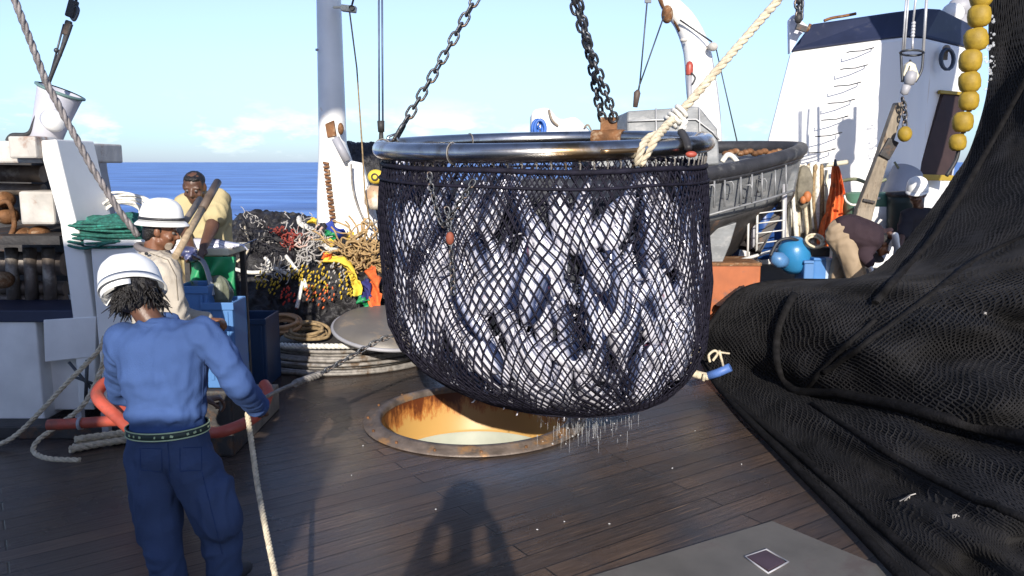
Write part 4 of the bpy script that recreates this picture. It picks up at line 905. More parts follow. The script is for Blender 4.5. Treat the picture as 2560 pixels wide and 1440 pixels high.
# ---------------------------------------------------------------- right: skiff
g = thing('work_skiff', P(1850, 640, 9.0), 'grey aluminium net skiff with black rubber gunwale fender stowed on the stern', 'boat')
gun = smooth([P(1440, 452, 7.9), P(1620, 447, 8.2), P(1740, 438, 8.5), P(1860, 418, 8.9), P(1960, 392, 9.3), P(1998, 377, 9.7), P(1992, 370, 10.1), P(1900, 368, 10.5), P(1780, 368, 10.8), P(1600, 366, 11.1), P(1430, 366, 11.3)], 8)
mb = MB(); mb.tube(gun, .082, 14); mb.tube([p+Vector((0, -.02, -.08)) for p in gun[:50]], .03, 8); mb.build('fender', RUBBER, g)
def hull(u, v):
    i = min(int(u*(len(gun)-1)), len(gun)-1); p = gun[i]; c = Vector((p.x*.0+P(1500, 400, 9.8).x, 9.8, p.z)); k = v
    q = p.copy(); q.z = p.z - .06 - .52*k*(1-.18*u*(1 if u < .55 else .3)); q.x = p.x - (.10*k if p.x > 2 else 0); q.y = p.y + (.12*k if u < .5 else -.1*k); return q
mb = MB(); mb.grid(hull, 60, 8, True); mb.build('upper_hull', ALU, g, solid=.02)
def hull2(u, v):
    q = hull(u, 1); q.z -= (.75*v)*(1-.25*u); f = .16+.6*v; q.x -= .9*v*max(0, u); q.y += .35*v*(1 if u < .5 else -1); return q
mb = MB(); mb.grid(hull2, 60, 10, True); mb.build('lower_hull', DARK, g, solid=.02)  # dark material stands in for the shade on the lower hull
mb = MB()
for u_, v0, v1 in ((1786, 452, 520), (1812, 450, 518), (1852, 442, 512), (1880, 436, 506), (1905, 432, 498), (1938, 425, 490), (1965, 412, 480)):
    yy = lerp(8.6, 9.25, (u_-1786)/180)-.05; mb.tube([P(u_, v0, yy), P(u_, v1, yy)], .011, 6)
for k, (u_, v_) in enumerate(((1775, 470), (1822, 462), (1868, 470), (1905, 455))):
    yy = lerp(8.6, 9.1, k/3)-.06; mb.tube([P(u_+dx, v_+dy, yy) for dx, dy in ((-12, -6), (8, -8), (12, 0), (10, 22), (-10, 26))], .009, 6, closed=True)
mb.tube([P(u_, v_, yy-.06) for u_, v_, yy in ((1765, 540, 8.7), (1850, 516, 8.9), (1930, 494, 9.1), (1985, 476, 9.4))], .014, 6)
mb.build('hull_frames', mat('bright_alu', (.25, .255, .265), .5, .25), g)
mb = MB(); mb.loft([[P(u_, v_, y_) for u_, v_, y_ in ((1750, 455, 8.9), (1985, 392, 9.9), (1985, 385, 10.2), (1780, 385, 10.6))], [P(u_, v_, y_)+Vector((0, 0, -.02)) for u_, v_, y_ in ((1750, 455, 8.9), (1985, 392, 9.9), (1985, 385, 10.2), (1780, 385, 10.6))]]); mb.build('foredeck', ALUD, g)
mb = MB(); mb.prism([P(1772, 578, 9.0), P(1842, 556, 9.0), P(1826, 610, 9.0), P(1806, 658, 9.0), P(1768, 664, 9.0)], (0, .3, 0)); mb.build('skeg', ALU, g, bevel=.01)
mb = MB()
cabp = [(1562, 430), (1568, 278), (1748, 266), (1794, 322), (1800, 412)]
mb.prism([P(u, v, 8.75) for u, v in cabp], (0, .95, 0)); cab = mb.build('cabin', ALU, g, bevel=.02)
mb = MB(); mb.tube([P(1570, 303, 8.73), P(1640, 300, 8.73), P(1740, 298, 8.73), P(1782, 330, 8.73), P(1798, 350, 8.73)], .010, 6); mb.tube([P(1640, 270, 8.73), P(1641, 410, 8.73)], .008, 6); mb.tube([P(1748, 268, 8.73), P(1752, 412, 8.73)], .008, 6)
for u, v in ((1585, 330), (1680, 330)): mb.tube([P(u+a, v+b, 8.73) for a, b in ((0, 0), (40, -2), (42, 40), (2, 42))], .008, 6, closed=True)
mb.build('cabin_seams', mat('seam', (.5, .5, .5), .5, .3), g)
mb = MB(); mb.tube(smooth([P(1805, 405, 9.2), P(1818, 388, 9.2), P(1832, 392, 9.2), P(1845, 408, 9.2)], 6), .03, 8); mb.build('cleat', ROPEW, g)
mb = MB()
for k in range(14): mb.ell(P(1815+k*12, 384-(k % 3)*3, 9.9+.02*k), (.05, .05, .035))
mb.build('foredeck_gear', RUSTM, g)
# cradle, grating with blue bottles
g = thing('storage_rack', P(1900, 660, 9.4), 'white barred rack holding blue gas bottles below the skiff bow', 'rack')
mb = MB()
for u in (1872, 1894, 1960): mb.cyl(P(u, 500, 9.4), P(u-3, 650, 9.4), .014, n=8)
for v in (530, 555, 580, 605, 630): mb.cyl(P(1890, v+4, 9.39), P(1962, v-5, 9.39), .008, n=6)
mb.cyl(P(1835, 655, 9.3), P(1965, 618, 9.3), .02, n=8)
mb.build('bars', mat('rack_white', (.6, .6, .58), .5), g)
mb = MB(); mb.cyl(P(1962, 460, 9.5), P(1958, 655, 9.5), .03, n=8); mb.cyl(P(1885, 500, 9.6), P(1880, 655, 9.6), .03, n=8); mb.build('posts', GREYP, g)
for k, (u, r) in enumerate(((1905, .10), (1932, .11))):
    t_ = thing('gas_bottle', P(u, 650, 9.75), ('left', 'right')[k]+' blue gas bottle standing in the barred rack', 'gas bottle', 'blue gas bottles')
    mb = MB(); mb.lathe([(.001, .0), (r, .02), (r, .5), (r*.7, .6), (.03, .65), (.03, .70), (.001, .70)], P(u, 650, 9.75), n=18); mb.build('body', mat('bottle_blue', (.02, .07, .25), .4), t_)
    mb = MB(); mb.lathe([(.035, .70), (.035, .76), (.001, .76)], P(u, 650, 9.75), n=12); mb.build('cap', RUBBER, t_)
# orange box, blue barrel, blue boxes
g = thing('orange_box', P(1840, 715, 8.9), 'orange painted steel box on deck beside the skiff keel', 'box')
mb = MB(); pxbox(mb, 1775, 664, 1900, 716, 8.9, .6, 1.0); mb.build('body', mat('orange_paint', (.36, .10, .03), .5, var=.2, c2=(.2, .08, .05), c2s=4), g, bevel=.01)
mb = MB(); pxbox(mb, 1770, 657, 1905, 665, 8.88, .64); mb.build('lid', RUSTM, g, bevel=.004)
mb = MB(); c = P(1985, 638, 8.9); mb.lathe([(.001, .2), (.1, .19), (.165, .12), (.185, 0), (.165, -.12), (.1, -.19), (.001, -.2)], c, (-.2, -.2, 1), 24)
tag(mb.build('blue_buoy', BLUEB), 'large round blue buoy with a black rope at deck centre right', 'buoy')
mb = MB(); c = P(1948, 650, 8.7); mb.lathe([(.001, .1), (.06, .09), (.09, 0), (.06, -.09), (.001, -.1)], c, (-.7, -.2, .3), 18)
tag(mb.build('blue_buoy', mat('pale_buoy', (.08, .2, .4), .4)), 'small pale blue buoy left of the large round one', 'buoy')
mb = MB(); mb.tube(smooth([P(1926, 640, 8.7), P(1945, 605, 8.75), P(1975, 596, 8.75), P(1995, 602, 8.8)], 8), .018, 8); tag(mb.build('black_rope', RUBBER), 'black rope looped over the blue buoys', 'rope')
for k, (u0, u1, v0, v1, lb, m) in enumerate(((2012, 2035, 655, 700, 'small light blue jug right of the round buoy', BLUEL), (2036, 2066, 648, 690, 'blue plastic box beside the bending man', BLUEP), (2064, 2084, 648, 690, 'pale blue plastic box touching the trousers of the bending man', mat('pale_blue', (.4, .5, .65), .4)))):
    g = thing('plastic_box', P((u0+u1)/2, v1, 8.7), lb, 'box'); mb = MB(); pxbox(mb, u0, v0, u1, v1, 8.7, .3, .5); mb.build('body', m, g, bevel=.015)
    mb = MB(); pxbox(mb, u0-1, v0-3, u1+1, v0+4, 8.68, .34); mb.build('lid', m, g, bevel=.006)
mb = MB(); pxbox(mb, 2022, 618, 2075, 650, 8.8, .5, .0); tag(mb.build('dark_crate', DARK, bevel=.02), 'dark crate stacked on the blue boxes', 'crate')
coil('rope_coil', P(2035, 606, 8.75), .09, .08, 3, .014, ROPEC, 'small coil of cream rope lying on the dark crate', (R(50), 0, 0), .15)
# steel backing rail with hanging ropes
g = thing('rope_rail', P(2000, 640, 10.3), 'grey rail rack with many white ropes hung over it', 'rack')
mb = MB(); mb.cyl(P(1950, 430, 10.3), P(2120, 405, 10.3), .03, n=10)
for u in (2040, 2052, 2066): mb.cyl(P(u, 425, 10.3), P(u, 700, 10.3), .025, n=8)
for v in (462, 500, 545): mb.cyl(P(2040, v, 10.28), P(2066, v, 10.28), .015, n=8)
mb.build('rail', CREAM, g)
rnd = random.Random(5)
for k in range(20):
    u = 1955+k*5.2; ln = rnd.uniform(560, 625); m = (ROPEW, ROPEC, ROPEW, ROPEB)[k % 4] if k < 11 else (ROPEC, ROPEB, ROPEW)[k % 3]
    y = 10.25-rnd.uniform(0, .25); mb = MB()
    mb.tube(smooth([P(u+4, 600, y+.12), P(u+3, 440, y+.06), P(u, 424-(k % 3)*4, y), P(u-2+rnd.uniform(-3, 3), 500, y-.03), P(u+rnd.uniform(-6, 8), ln, y-.03)], 6), rnd.uniform(.018, .032), 7)
    tag(mb.build('hanging_rope', m), ('pale', 'cream')[k % 2]+' rope hanging over the rail between the skiff bow and the orange net', 'rope', 'ropes hung over the rail')
mb = MB(); mb.grid(lambda u, v: P(2008, 468, 10.0) + Vector((math.cos(u*6.2832)*math.sin(v*3.1416)*.12*(1+.3*math.sin(u*31)*.4), math.sin(u*6.2832)*math.sin(v*3.1416)*.1, -math.cos(v*3.1416)*.27)), 60, 20); tag(mb.build('canvas_bag', mat('canvas', (.19, .17, .13), .9, var=.5, vs=8, bump=1, bs=25)), 'brown grey canvas bag hanging among the ropes', 'bag')
mb = MB(); mb.ell(P(2018, 492, 9.9), (.05, .05, .07)); mb.ell(P(2008, 500, 9.9), (.04, .04, .05)); tag(mb.build('orange_float', mat('rust_orange', (.45, .15, .05), .6)), 'small rusty orange float under the canvas bag', 'float')
# orange hanging net
def onet(u, v):
    hw = lerp(6, 34, v**.8)*(1+.2*nz((u*3, v*4, 1), 2)); a = u*math.pi*2
    return P(2088-4*v+math.cos(a)*hw+6*math.sin(v*5), lerp(415, 615, v), 9.9+.14*math.sin(a)*(.2+v)) + Vector((0, .03*math.sin(u*70), .0))
mb = MB(); mb.grid(onet, 96, 40)
g = thing('orange_net', P(2088, 612, 9.9), 'bundle of orange netting hung from a hook against the white funnel', 'net'); mb.build('netting', ORANGE, g)
mb = MB(); mb.cyl(P(2088, 398, 9.9), P(2089, 428, 9.9), .012, .035, n=10); mb.build('tie', RUBBER, g)
# green and white tub, grey cylinders
g = thing('green_tub', P(2170, 590, 9.8), 'green fibreglass tub with white front behind the wooden post', 'tub')
mb = MB(); c = P(2168, 600, 9.8); hgt = P(0, 485, 9.8).z-c.z; mb.lathe([(.26, 0), (.31, hgt*.8), (.30, hgt), (.24, hgt+.02), (.001, hgt+.03)], c, n=28); mb.build('body', mat('tub_green', (.10, .22, .15), .5), g)
mb = MB(); mb.grid(lambda u, v: c + Vector((math.sin((u-.5)*1.9)*(.275+.05*v), -math.cos((u-.5)*1.9)*(.285+.04*v), v*hgt*.72+.02)), 16, 4); mb.build('front_panel', WHITE, g, solid=.012)
mb = MB(); mb.tube(smooth([P(2110, 488, 9.5), P(2118, 505, 9.5), P(2140, 512, 9.5), P(2200, 495, 9.5)], 6), .014, 6); mb.build('rope_trim', ROPEW, g)
g = thing('grey_vent', P(2215, 620, 9.9), 'fat grey cylindrical vent leaning behind the wooden post', 'ventilator')
mb = MB(); a, b = P(2175, 640, 9.9), P(2268, 430, 10.3); ax = b-a; mb.lathe([(.17, 0), (.18, ax.length*.6), (.19, ax.length), (.001, ax.length)], a, ax, 28); mb.build('tube', GREYP, g)
mb = MB(); mb.lathe([(.185, ax.length*.55), (.205, ax.length*.56), (.205, ax.length*.60), (.185, ax.length*.61)], a, ax, 28); mb.build('band', RUBBER, g)
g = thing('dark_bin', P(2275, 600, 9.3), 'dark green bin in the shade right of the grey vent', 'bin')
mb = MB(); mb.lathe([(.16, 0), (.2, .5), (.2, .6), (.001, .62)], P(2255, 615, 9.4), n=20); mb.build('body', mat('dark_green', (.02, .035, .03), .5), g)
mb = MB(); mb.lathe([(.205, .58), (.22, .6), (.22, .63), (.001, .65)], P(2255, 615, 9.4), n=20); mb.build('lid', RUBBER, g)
# wooden derrick post with hanging gear
g = thing('wooden_post', P(2165, 600, 8.6), 'weathered grey wooden boom leaning up to the right in front of the funnel', 'boom')
def pl(u0, u1, v, Y): return [P(u0, v, Y), P(u1, v, Y), P(u1, v, Y)+Vector((0, .1, 0)), P(u0, v, Y)+Vector((0, .1, 0))]
mb = MB(); mb.loft([pl(2128, 2170, 590, 8.6), pl(2146, 2188, 520, 8.6), pl(2192, 2222, 400, 8.5), pl(2226, 2252, 300, 8.5), pl(2242, 2262, 256, 8.5)]); mb.build('pole', mat('boom_wood', (.29, .24, .18), .75, var=.4, vs=5, bump=.6, bs=40, stretch=(5, 5, .8), c2=(.12, .08, .05), c2s=5), g, bevel=.012)
mb = MB(); mb.box(P(2172, 503, 8.57), (.13, .03, .03), (0, .2, 0)); mb.box(P(2222, 372, 8.48), (.12, .03, .2), (0, .45, 0)); mb.pieces('cleat', DARK, g, bevel=.006)
tk = thing('hook_chain', P(2262, 250, 8.4), 'short rusty chain between the swivel hook and the wooden boom', 'chain')
chain([P(2256, 245, 8.4), P(2262, 280, 8.4), P(2262, 322, 8.4)], .07, .009, .045, tk, me=link_mesh(.07, .009, .045))
g = thing('hook_block', P(2275, 230, 8.4), 'white swivel hook block hung on wires in front of the funnel', 'hook block')
mb = MB(); mb.prism([P(2258, 190, 8.38), P(2266, 162, 8.38), P(2276, 152, 8.38), P(2290, 160, 8.38), P(2300, 190, 8.38), P(2288, 208, 8.38)], (0, .08, 0)); mb.build('cheek', CREAM, g, bevel=.015)
mb = MB(); mb.lathe([(.001, -.08), (.05, -.06), (.06, 0), (.05, .06), (.001, .08)], P(2276, 195, 8.36), (.2, 0, 1), 14); mb.lathe([(.001, -.07), (.04, -.05), (.045, .03), (.001, .06)], P(2264, 222, 8.38), (.3, 0, 1), 14); mb.build('swivel', GREYP, g)
mb = MB(); mb.tube(smooth([P(2252, 130, 8.4), P(2254, 170, 8.4), P(2256, 205, 8.4)], 6), .014, 6); mb.tube(smooth([P(2308, 130, 8.4), P(2304, 175, 8.4), P(2288, 205, 8.4)], 6), .014, 6)
mb.tube([P(2280+30*math.cos(k*.524), 132+7*math.sin(k*.524), 8.4+.1*math.sin(k*.524)) for k in range(12)], .012, 6, closed=True); mb.tube([P(2276, 150, 8.4), P(2270, 180, 8.38), P(2254, 205, 8.4)], .012, 6); mb.build('cage', WIRE, g)
mb = MB(); mb.cyl(P(2268, -40, 8.4), P(2256, 130, 8.4), .010, n=6); mb.cyl(P(2274, -40, 8.4), P(2261, 130, 8.4), .010, n=6); mb.cyl(P(2319, -40, 8.4), P(2308, 130, 8.4), .016, n=6); mb.cyl(P(2294, -40, 8.4), P(2282, 60, 8.4), .012, n=6); mb.cyl(P(2282, 90, 8.4), P(2281, 128, 8.4), .012, n=6)
for k in range(5): mb.ell(P(2284-.5*k, 58+k*8, 8.4), (.02, .02, .022))
mb.build('wires', mat('pale_wire', (.5, .5, .52), .4, .3), g)
mb = MB(); mb.ell(P(2262, 335, 8.35), (.07, .07, .08)); tag(mb.build('small_float', YEL), 'small yellow float hanging at the end of the hook chain', 'float')
# ---------------------------------------------------------------- funnel house
def fl(pts): return [P(u, v, Y) for u, v, Y in pts]
l0 = [(1840, 660, 11.2), (2140, 670, 10.5), (2200, 672, 10.45), (2250, 672, 10.6), (2345, 668, 11.2), (2345, 655, 15), (1880, 640, 15)]
l1 = [(1975, 129, 11.2), (2206, 98, 10.6), (2264, 90, 10.55), (2314, 92, 10.7), (2422, 119, 11.3), (2425, 190, 14.5), (2020, 200, 14.5)]
l2 = [(2027, 60, 11.3), (2225, 32, 10.9), (2310, 19, 10.85), (2352, 21, 10.95), (2432, 62, 11.5), (2430, 130, 14.2), (2060, 135, 14.2)]
g = thing('funnel_house', P(2150, 660, 10.6), 'large white funnel house with navy top band and ladder rungs', 'funnel')
mb = MB(); mb.loft([fl(l0), fl(l1)]); mb.build('wall', mat('funnel_white', (.80, .79, .78), .45, var=.1, vs=2, bump=.25, bs=3, c2=(.55, .42, .28), c2s=4, c2t=(.66, .76), stretch=(1, 1, .12)), g, bevel=.05)
ex = lambda l, k: [(u, v, Y-k if i < 5 else Y+k) for i, (u, v, Y) in enumerate(l)]
mb = MB(); mb.loft([fl(ex(l1, .004)), fl(ex(l2, .004))]); mb.build('top_band', NAVY, g, bevel=.03)
mb = MB()
for k in range(9):
    v = [125, 168, 211, 254, 296, 337, 378, 420, 462][k]; f = (v-98)/560; u = 2155-k*16.0; Yr = lerp(10.63, 10.6, f)+.08
    a, b = P(u-30, v+4, Yr-.12), P(u+30, v-6, Yr-.13); o_ = Vector((0, .10, 0))
    mb.tube([a+o_, a, (a+b)/2+Vector((0, 0, -.015)), b, b+o_], .0075, 6)
mb.build('rungs', WIRE, g)
mb = MB(); a = P(2350, 236, 10.9)
mb.prism([P(2352, 232, 10.95), P(2410, 238, 11.15), P(2370, 440, 11.0), P(2284, 440, 10.8)], (0.02, -.05, 0)); mb.build('doorway', mat('door_dark', (.035, .018, .018), .7), g)
mb = MB(); mb.prism([P(2344, 226, 10.9), P(2412, 232, 11.1), P(2411, 240, 11.1), P(2344, 235, 10.9)], (0.0, -.07, 0)); mb.prism([P(2290, 435, 10.75), P(2372, 438, 10.9), P(2370, 452, 10.9), P(2286, 450, 10.75)], (0, -.14, 0)); mb.build('door_trim', mat('door_yellow', (.35, .24, .03), .5), g, bevel=.006)
mb = MB(); mb.prism([P(1974, 50, 11.0), P(1985, 36, 11.0), P(2022, 66, 11.0), P(2000, 90, 11.0), P(1975, 135, 11.0)], (0, .1, 0)); mb.build('fin_plate', mat('lilac_white', (.6, .6, .66), .5), g, bevel=.01)
mb = MB(); mb.tube(smooth([P(2060, 52, 11.6), P(2080, 45, 11.6), P(2110, 40, 11.6), P(2140, 34, 11.6)], 6), .02, 6); mb.tube(smooth([P(2004, 70, 10.9), P(2018, 76, 10.9), P(2026, 60, 10.9)], 4), .02, 6); mb.pieces('top_fitting', RUSTM, g)
tk = thing('boom_chain', P(1997, 70, 10.8), 'dark bunch of chain hanging above the left corner of the funnel', 'chain')
for s_ in (0, 1): chain([P(1988+18*s_, -40, 10.8), P(1994+8*s_, 10, 10.8), P(1997+2*s_, 50, 10.8)], .11, .016, .07, tk, me=link_mesh(.11, .016, .07), start=s_)
mb = MB(); mb.ell(P(1996, 46, 10.8), (.05, .05, .07)); mb.box(P(2003, 70, 10.8), (.14, .06, .07), (0, .3, 0)); mb.build('shackle', DARK, tk)
g = thing('hose_reel', P(2366, 175, 10.8), 'blue and grey hose coil hung on the shaded side of the funnel', 'hose')
mb = MB()
for k in range(3): mb.tube([P(2366+k*2+16*math.cos(q*.45), 148+26*math.sin(q*.45), 10.75-.02*k) for q in range(14)], .018, 8, closed=True)
mb.build('coil', mat('hose_bg', (.04, .06, .1), .4), g)
mb = MB(); mb.ell(P(2366, 122, 10.8), (.05, .05, .05)); mb.box(P(2360, 140, 10.85), (.08, .04, .1)); mb.build('bracket', WOODG, g)
g = thing('search_lamp', P(2380, 40, 11.6), 'round white lamp housing beside the top of the funnel', 'lamp')
mb = MB(); mb.lathe([(.001, .1), (.12, .08), (.15, 0), (.13, -.1), (.001, -.14)], P(2382, 34, 11.6), (-.3, -1, .1), 18); mb.build('housing', MASTW, g)
mb = MB(); mb.cyl(P(2400, 40, 11.7), P(2404, 110, 11.7), .12, n=12); mb.ell(P(2405, 20, 11.8), (.2, .15, .17)); mb.build('bracket', GREYP, g)
mb = MB(); mb.tube(smooth([P(2236, 405, 10.2), P(2250, 425, 10.2), P(2266, 440, 10.2)], 4), .014, 6); mb.tube(smooth([P(2105, 452, 10.2), P(2140, 448, 10.1), P(2180, 460, 10.1), P(2215, 448, 10.1)], 6), .022, 6)
tag(mb.build('rail_gear', mat('olive_pipe', (.16, .17, .1), .6)), 'olive pipe and gear in front of the funnel foot', 'pipe')
# curved white crane boom, wires
g = thing('curved_davit', P(1760, 430, 11.5), 'curved white davit arm arching behind the knotted rope', 'davit')
pth = smooth([P(1650, -60, 11.5), P(1672, 5, 11.5), P(1712, 55, 11.5), P(1740, 120, 11.5), P(1752, 200, 11.5), P(1762, 300, 11.5), P(1768, 440, 11.5), P(1768, 640, 11.5)], 8)
rad = [lerp(.10, .22, min(1, i/(len(pth)*.6))) for i in range(len(pth))]
mb = MB(); mb.tube(pth, rad, 18); mb.build('arm', MASTW, g)
mb = MB(); mb.tube([p+Vector((-r_*.75, -r_*.3, 0)) for p, r_ in zip(pth[3:20], rad[3:20])], .05, 8); mb.ell(P(1668, 36, 11.3), (.08, .1, .12)); mb.build('rusty_edge', RUSTM, g)
mb = MB(); mb.ell(P(1782, 117, 11.2), (.07, .06, .06)); mb.cyl(P(1765, 120, 11.4), P(1785, 118, 11.2), .03, n=8); mb.ell(P(1709, 100, 11.3), (.05, .04, .03)); mb.build('sheave', WORN, g)
g = thing('warning_lamp', P(1724, 245, 11.0), 'small red topped lamp on a thin post in front of the davit', 'lamp')
mb = MB(); mb.cyl(P(1724, 290, 11.0), P(1724, 188, 11.0), .028, n=10); mb.build('post', GREYP, g)
mb = MB(); mb.lathe([(.045, 0), (.05, .05), (.05, .12), (.035, .16), (.001, .18)], P(1723, 187, 11.0), n=14); mb.build('lamp_head', mat('lamp_red', (.35, .06, .04), .4), g)
mb = MB(); mb.tube(smooth([P(1728, 182, 10.95), P(1738, 195, 10.95), P(1730, 212, 10.95)], 5), .012, 6); mb.build('cable', RUBBER, g)
g = thing('davit_fall', P(1590, 260, 10.6), 'two thin wires meeting at a dark fitting above the skiff cabin', 'wires')
mb = MB(); mb.cyl(P(1620, -20, 10.6), P(1599, 215, 10.6), .010, n=6); mb.cyl(P(1660, 40, 10.8), P(1600, 210, 10.6), .010, n=6); mb.cyl(P(1601, 200, 10.6), P(1596, 228, 10.6), .012, n=6); mb.box(P(1620, 2, 10.6), (.08, .04, .05)); mb.build('wires', WIRE, g)
mb = MB(); mb.tube([P(1596, 225, 10.6), P(1593, 232, 10.6), P(1588, 268, 10.6)], [.02, .045, .03], 10); mb.build('fitting', mat('brown_fit', (.09, .06, .05), .6), g)
mb = MB(); mb.tube([P(1700, 50, 11.3), P(1780, 105, 11.2)], .012, 6); mb.tube([P(1791, 125, 11.2), P(1810, 210, 11.1), P(1843, 355, 11.0)], .009, 6)
tag(mb.build('davit_wire', WIRE), 'thin wire running over the davit sheave down to the skiff', 'wire')
# white winch cover and blue reel seen over the hoop
mb = MB(); pts_ = [(1326, 400), (1328, 275), (1372, 266), (1398, 300), (1440, 290), (1475, 325), (1500, 400)]
mb.prism([P(u, v, 10.4) for u, v in pts_], (0, .7, 0)); g = thing('winch_cover', P(1400, 400, 10.4), 'bright white winch cover rising above the back of the hoop', 'cover'); mb.build('cover', MASTW, g, bevel=.06)
mb = MB(); mb.tube(smooth([P(1372, 275, 10.38), P(1380, 300, 10.36), P(1395, 315, 10.38)], 5), .015, 6); mb.tube(smooth([P(1460, 320, 10.37), P(1470, 312, 10.36), P(1480, 330, 10.38)], 5), .012, 6); mb.build('lashing', WOODG, g)
mb = MB()
for k in range(2): mb.tube([P(1344+k*6+13*math.cos(q*.4), 322+22*math.sin(q*.4), 10.2-.06*k) for q in range(16)], .022, 8, closed=True)
for q in range(6): mb.tube([P(1344, 322, 10.2), P(1344+13*math.cos(q*1.05), 322+22*math.sin(q*1.05), 10.2)], .012, 6)
tag(mb.build('blue_reel', mat('reel_blue', (.04, .14, .5), .4)), 'blue wire reel standing left of the white winch cover', 'reel')
# stern bulwark behind everything
mb = MB(); mb.bb((-9, 12.6, 0), (13, 12.75, .95)); tag(mb.build('bulwark', NAVY), 'dark bulwark running along the far side of the deck', 'bulwark')

# ---------------------------------------------------------------- big hanging net at the right
def gy(u, v, z=.05): return G(u, v, z).y
E = [(2500, -620, 8.6), (2472, 20, 8.4), (2470, 208, 8.3), (2428, 365, 8.2), (2380, 448, 8.0), (2305, 552, 7.7), (2204, 662, 7.4), (2104, 702, 7.4), (1950, 706, 7.6), (1845, 732, 7.6), (1772, 815, 7.6), (1748, 880, 7.6), (1790, 962, gy(1790, 962)), (1860, 1040, gy(1860, 1040)), (1930, 1110, gy(1930, 1110)), (2010, 1192, gy(2010, 1192)), (2090, 1272, gy(2090, 1272)), (2170, 1355, gy(2170, 1355)), (2250, 1442, gy(2250, 1442)), (2320, 1530, gy(2320, 1530))]
K = [(3000, -620, 8.0), (3000, 20, 7.0), (3000, 160, 6.0), (3000, 260, 5.7), (3000, 350, 5.4), (3000, 440, 5.1), (3000, 530, 4.8), (3000, 610, 4.6), (3000, 690, 4.4), (3000, 770, 4.2), (3000, 850, 4.05), (3000, 930, 3.9), (3000, 1010, 3.75), (3000, 1090, 3.6), (3000, 1170, 3.45), (3000, 1250, 3.3), (3000, 1340, 3.15), (3000, 1440, 3.0), (3000, 1550, 2.85), (3000, 1680, 2.7)]
Ew = [P(*e) for e in E]; Kw = [P(*e) for e in K]
def along(a, v):
    x = v*(len(a)-1); i = min(int(x), len(a)-2); k = x-i
    return cr(a[max(i-1, 0)], a[i], a[i+1], a[min(i+2, len(a)-1)], k)
def drape(u, v, off=0):
    a, b = along(Ew, v), along(Kw, v); n = Vector((-.15, -.95, .22)).normalized()
    s1 = math.sin(min(u/.55, 1)*math.pi*.5)
    p = a.lerp(b, u)
    rid = nz((u*1.2, v*9+u*3.2, 1), 1)*.35 + .16*math.sin(v*34+u*9+4*nz((u*2, v*3, 0), 1)) + .10*math.sin(v*61-u*17+3*nz((u*3, v*4, 5), 1)) + .05*nz((u*7, v*20, 3), 2)
    # deep crease of the lower roll
    d = v-.57-.22*u; cre = -.42*math.exp(-(d/.022)**2); d2 = v-.44-.10*u; cre -= .3*math.exp(-(d2/.016)**2)
    bulge = .55*math.sin(math.pi*min(max(u, 0), 1))*(.3+math.sin(math.pi*min(max(v, 0), 1)))
    edge = min(1, u*9)
    bulge *= min(1, u*2.2)
    rr_ = .55*math.exp(-((v-.40-.42*u)/.07)**2) + .5*math.exp(-((v-.62-.30*u)/.06)**2) + .35*math.exp(-((v-.80-.15*u)/.05)**2)
    rid += rr_*(.6+.5*nz((u*2, v*2, 9), 2))
    q = p + n*(bulge*.8 + (rid+cre)*.72*edge*s1 + off)
    q.z = max(q.z, .03+off); return q
g = thing('purse_net', P(2250, 1300, 3.9), 'huge black purse seine net draped down over the right side of the deck', 'net')
mb = MB(); mb.grid(drape, 110, 260)
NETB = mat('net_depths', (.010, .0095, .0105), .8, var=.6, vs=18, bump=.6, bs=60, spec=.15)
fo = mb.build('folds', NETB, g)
from mathutils.bvhtree import BVHTree
bvn = BVHTree.FromPolygons([v.co+Vector(g.location) for v in fo.data.vertices], [tuple(p.vertices) for p in fo.data.polygons])
mb = MB()
for ln, r0 in ([((2640, 60), (2540, 250), (2440, 430), (2330, 600), (2240, 700), (2190, 760)), .035], [((1985, 740), (1950, 820), (1945, 900), (1985, 975), (2100, 985), (2260, 1020), (2420, 1060), (2620, 1110)), .04], [((2190, 800), (2080, 900), (2010, 980)), .022],
    [((1800, 975), (1990, 1130), (2170, 1290), (2340, 1440), (2420, 1520)), .026], [((2030, 1010), (2200, 1120), (2380, 1220), (2620, 1320)), .02], [((2640, 560), (2460, 640), (2300, 760), (2150, 870), (2060, 930)), .024]):
    pp_ = smooth([Vector((u, v, 0)) for u, v in ln], 10); out = []
    for q in pp_:
        h_ = bvn.ray_cast(Vector((0, 0, H)), ray(q.x, q.y).normalized())
        if h_[0]: out.append(h_[0]-ray(q.x, q.y).normalized()*.012+Vector((0, 0, .012*nz((q.x*.01, q.y*.01, 0), 3))))
    if len(out) > 3: mb.tube(out, r0, 8)
mb.pieces('crease_shade', NETB, g)  # dark tubes added along the creases to draw their shade
mb = MB(); vs = []; nu, nv = 84, 250
for j in range(nv+1):
    for i in range(nu+1):
        k = random.uniform(-.0018, .0018); uu = (i+(.5 if j % 2 else 0)+random.uniform(-.16, .16))/nu; vj = (j+random.uniform(-.2, .2))/nv; q = Vector((uu*3.5, vj*9, 0)); k1 = min(1, uu*8)*min(1, (1-vj)*9)
        vs.append(drape(uu+(.030*noise.noise(q)+.010*noise.noise(q*3))*k1, vj+(.014*noise.noise(q+Vector((7, 0, 0)))+.006*noise.noise(q*2.7))*k1, .012+k))
w_ = .0062
fs = []; vv = []
def strandq(p, q):
    w_ = .0065*(.55+.75*abs(noise.noise(p*3.1))*2)
    d = (q-p); nrm_ = Vector((-.25, -.85, .4)); s_ = d.cross(nrm_)
    if s_.length < 1e-9: return
    s_ = s_.normalized()*w_; h_ = nrm_*w_*1.3; o_ = len(vv); vv.extend([p-s_, p+h_, p+s_, q-s_, q+h_, q+s_]); fs.extend([(o_, o_+1, o_+4, o_+3), (o_+1, o_+2, o_+5, o_+4)])
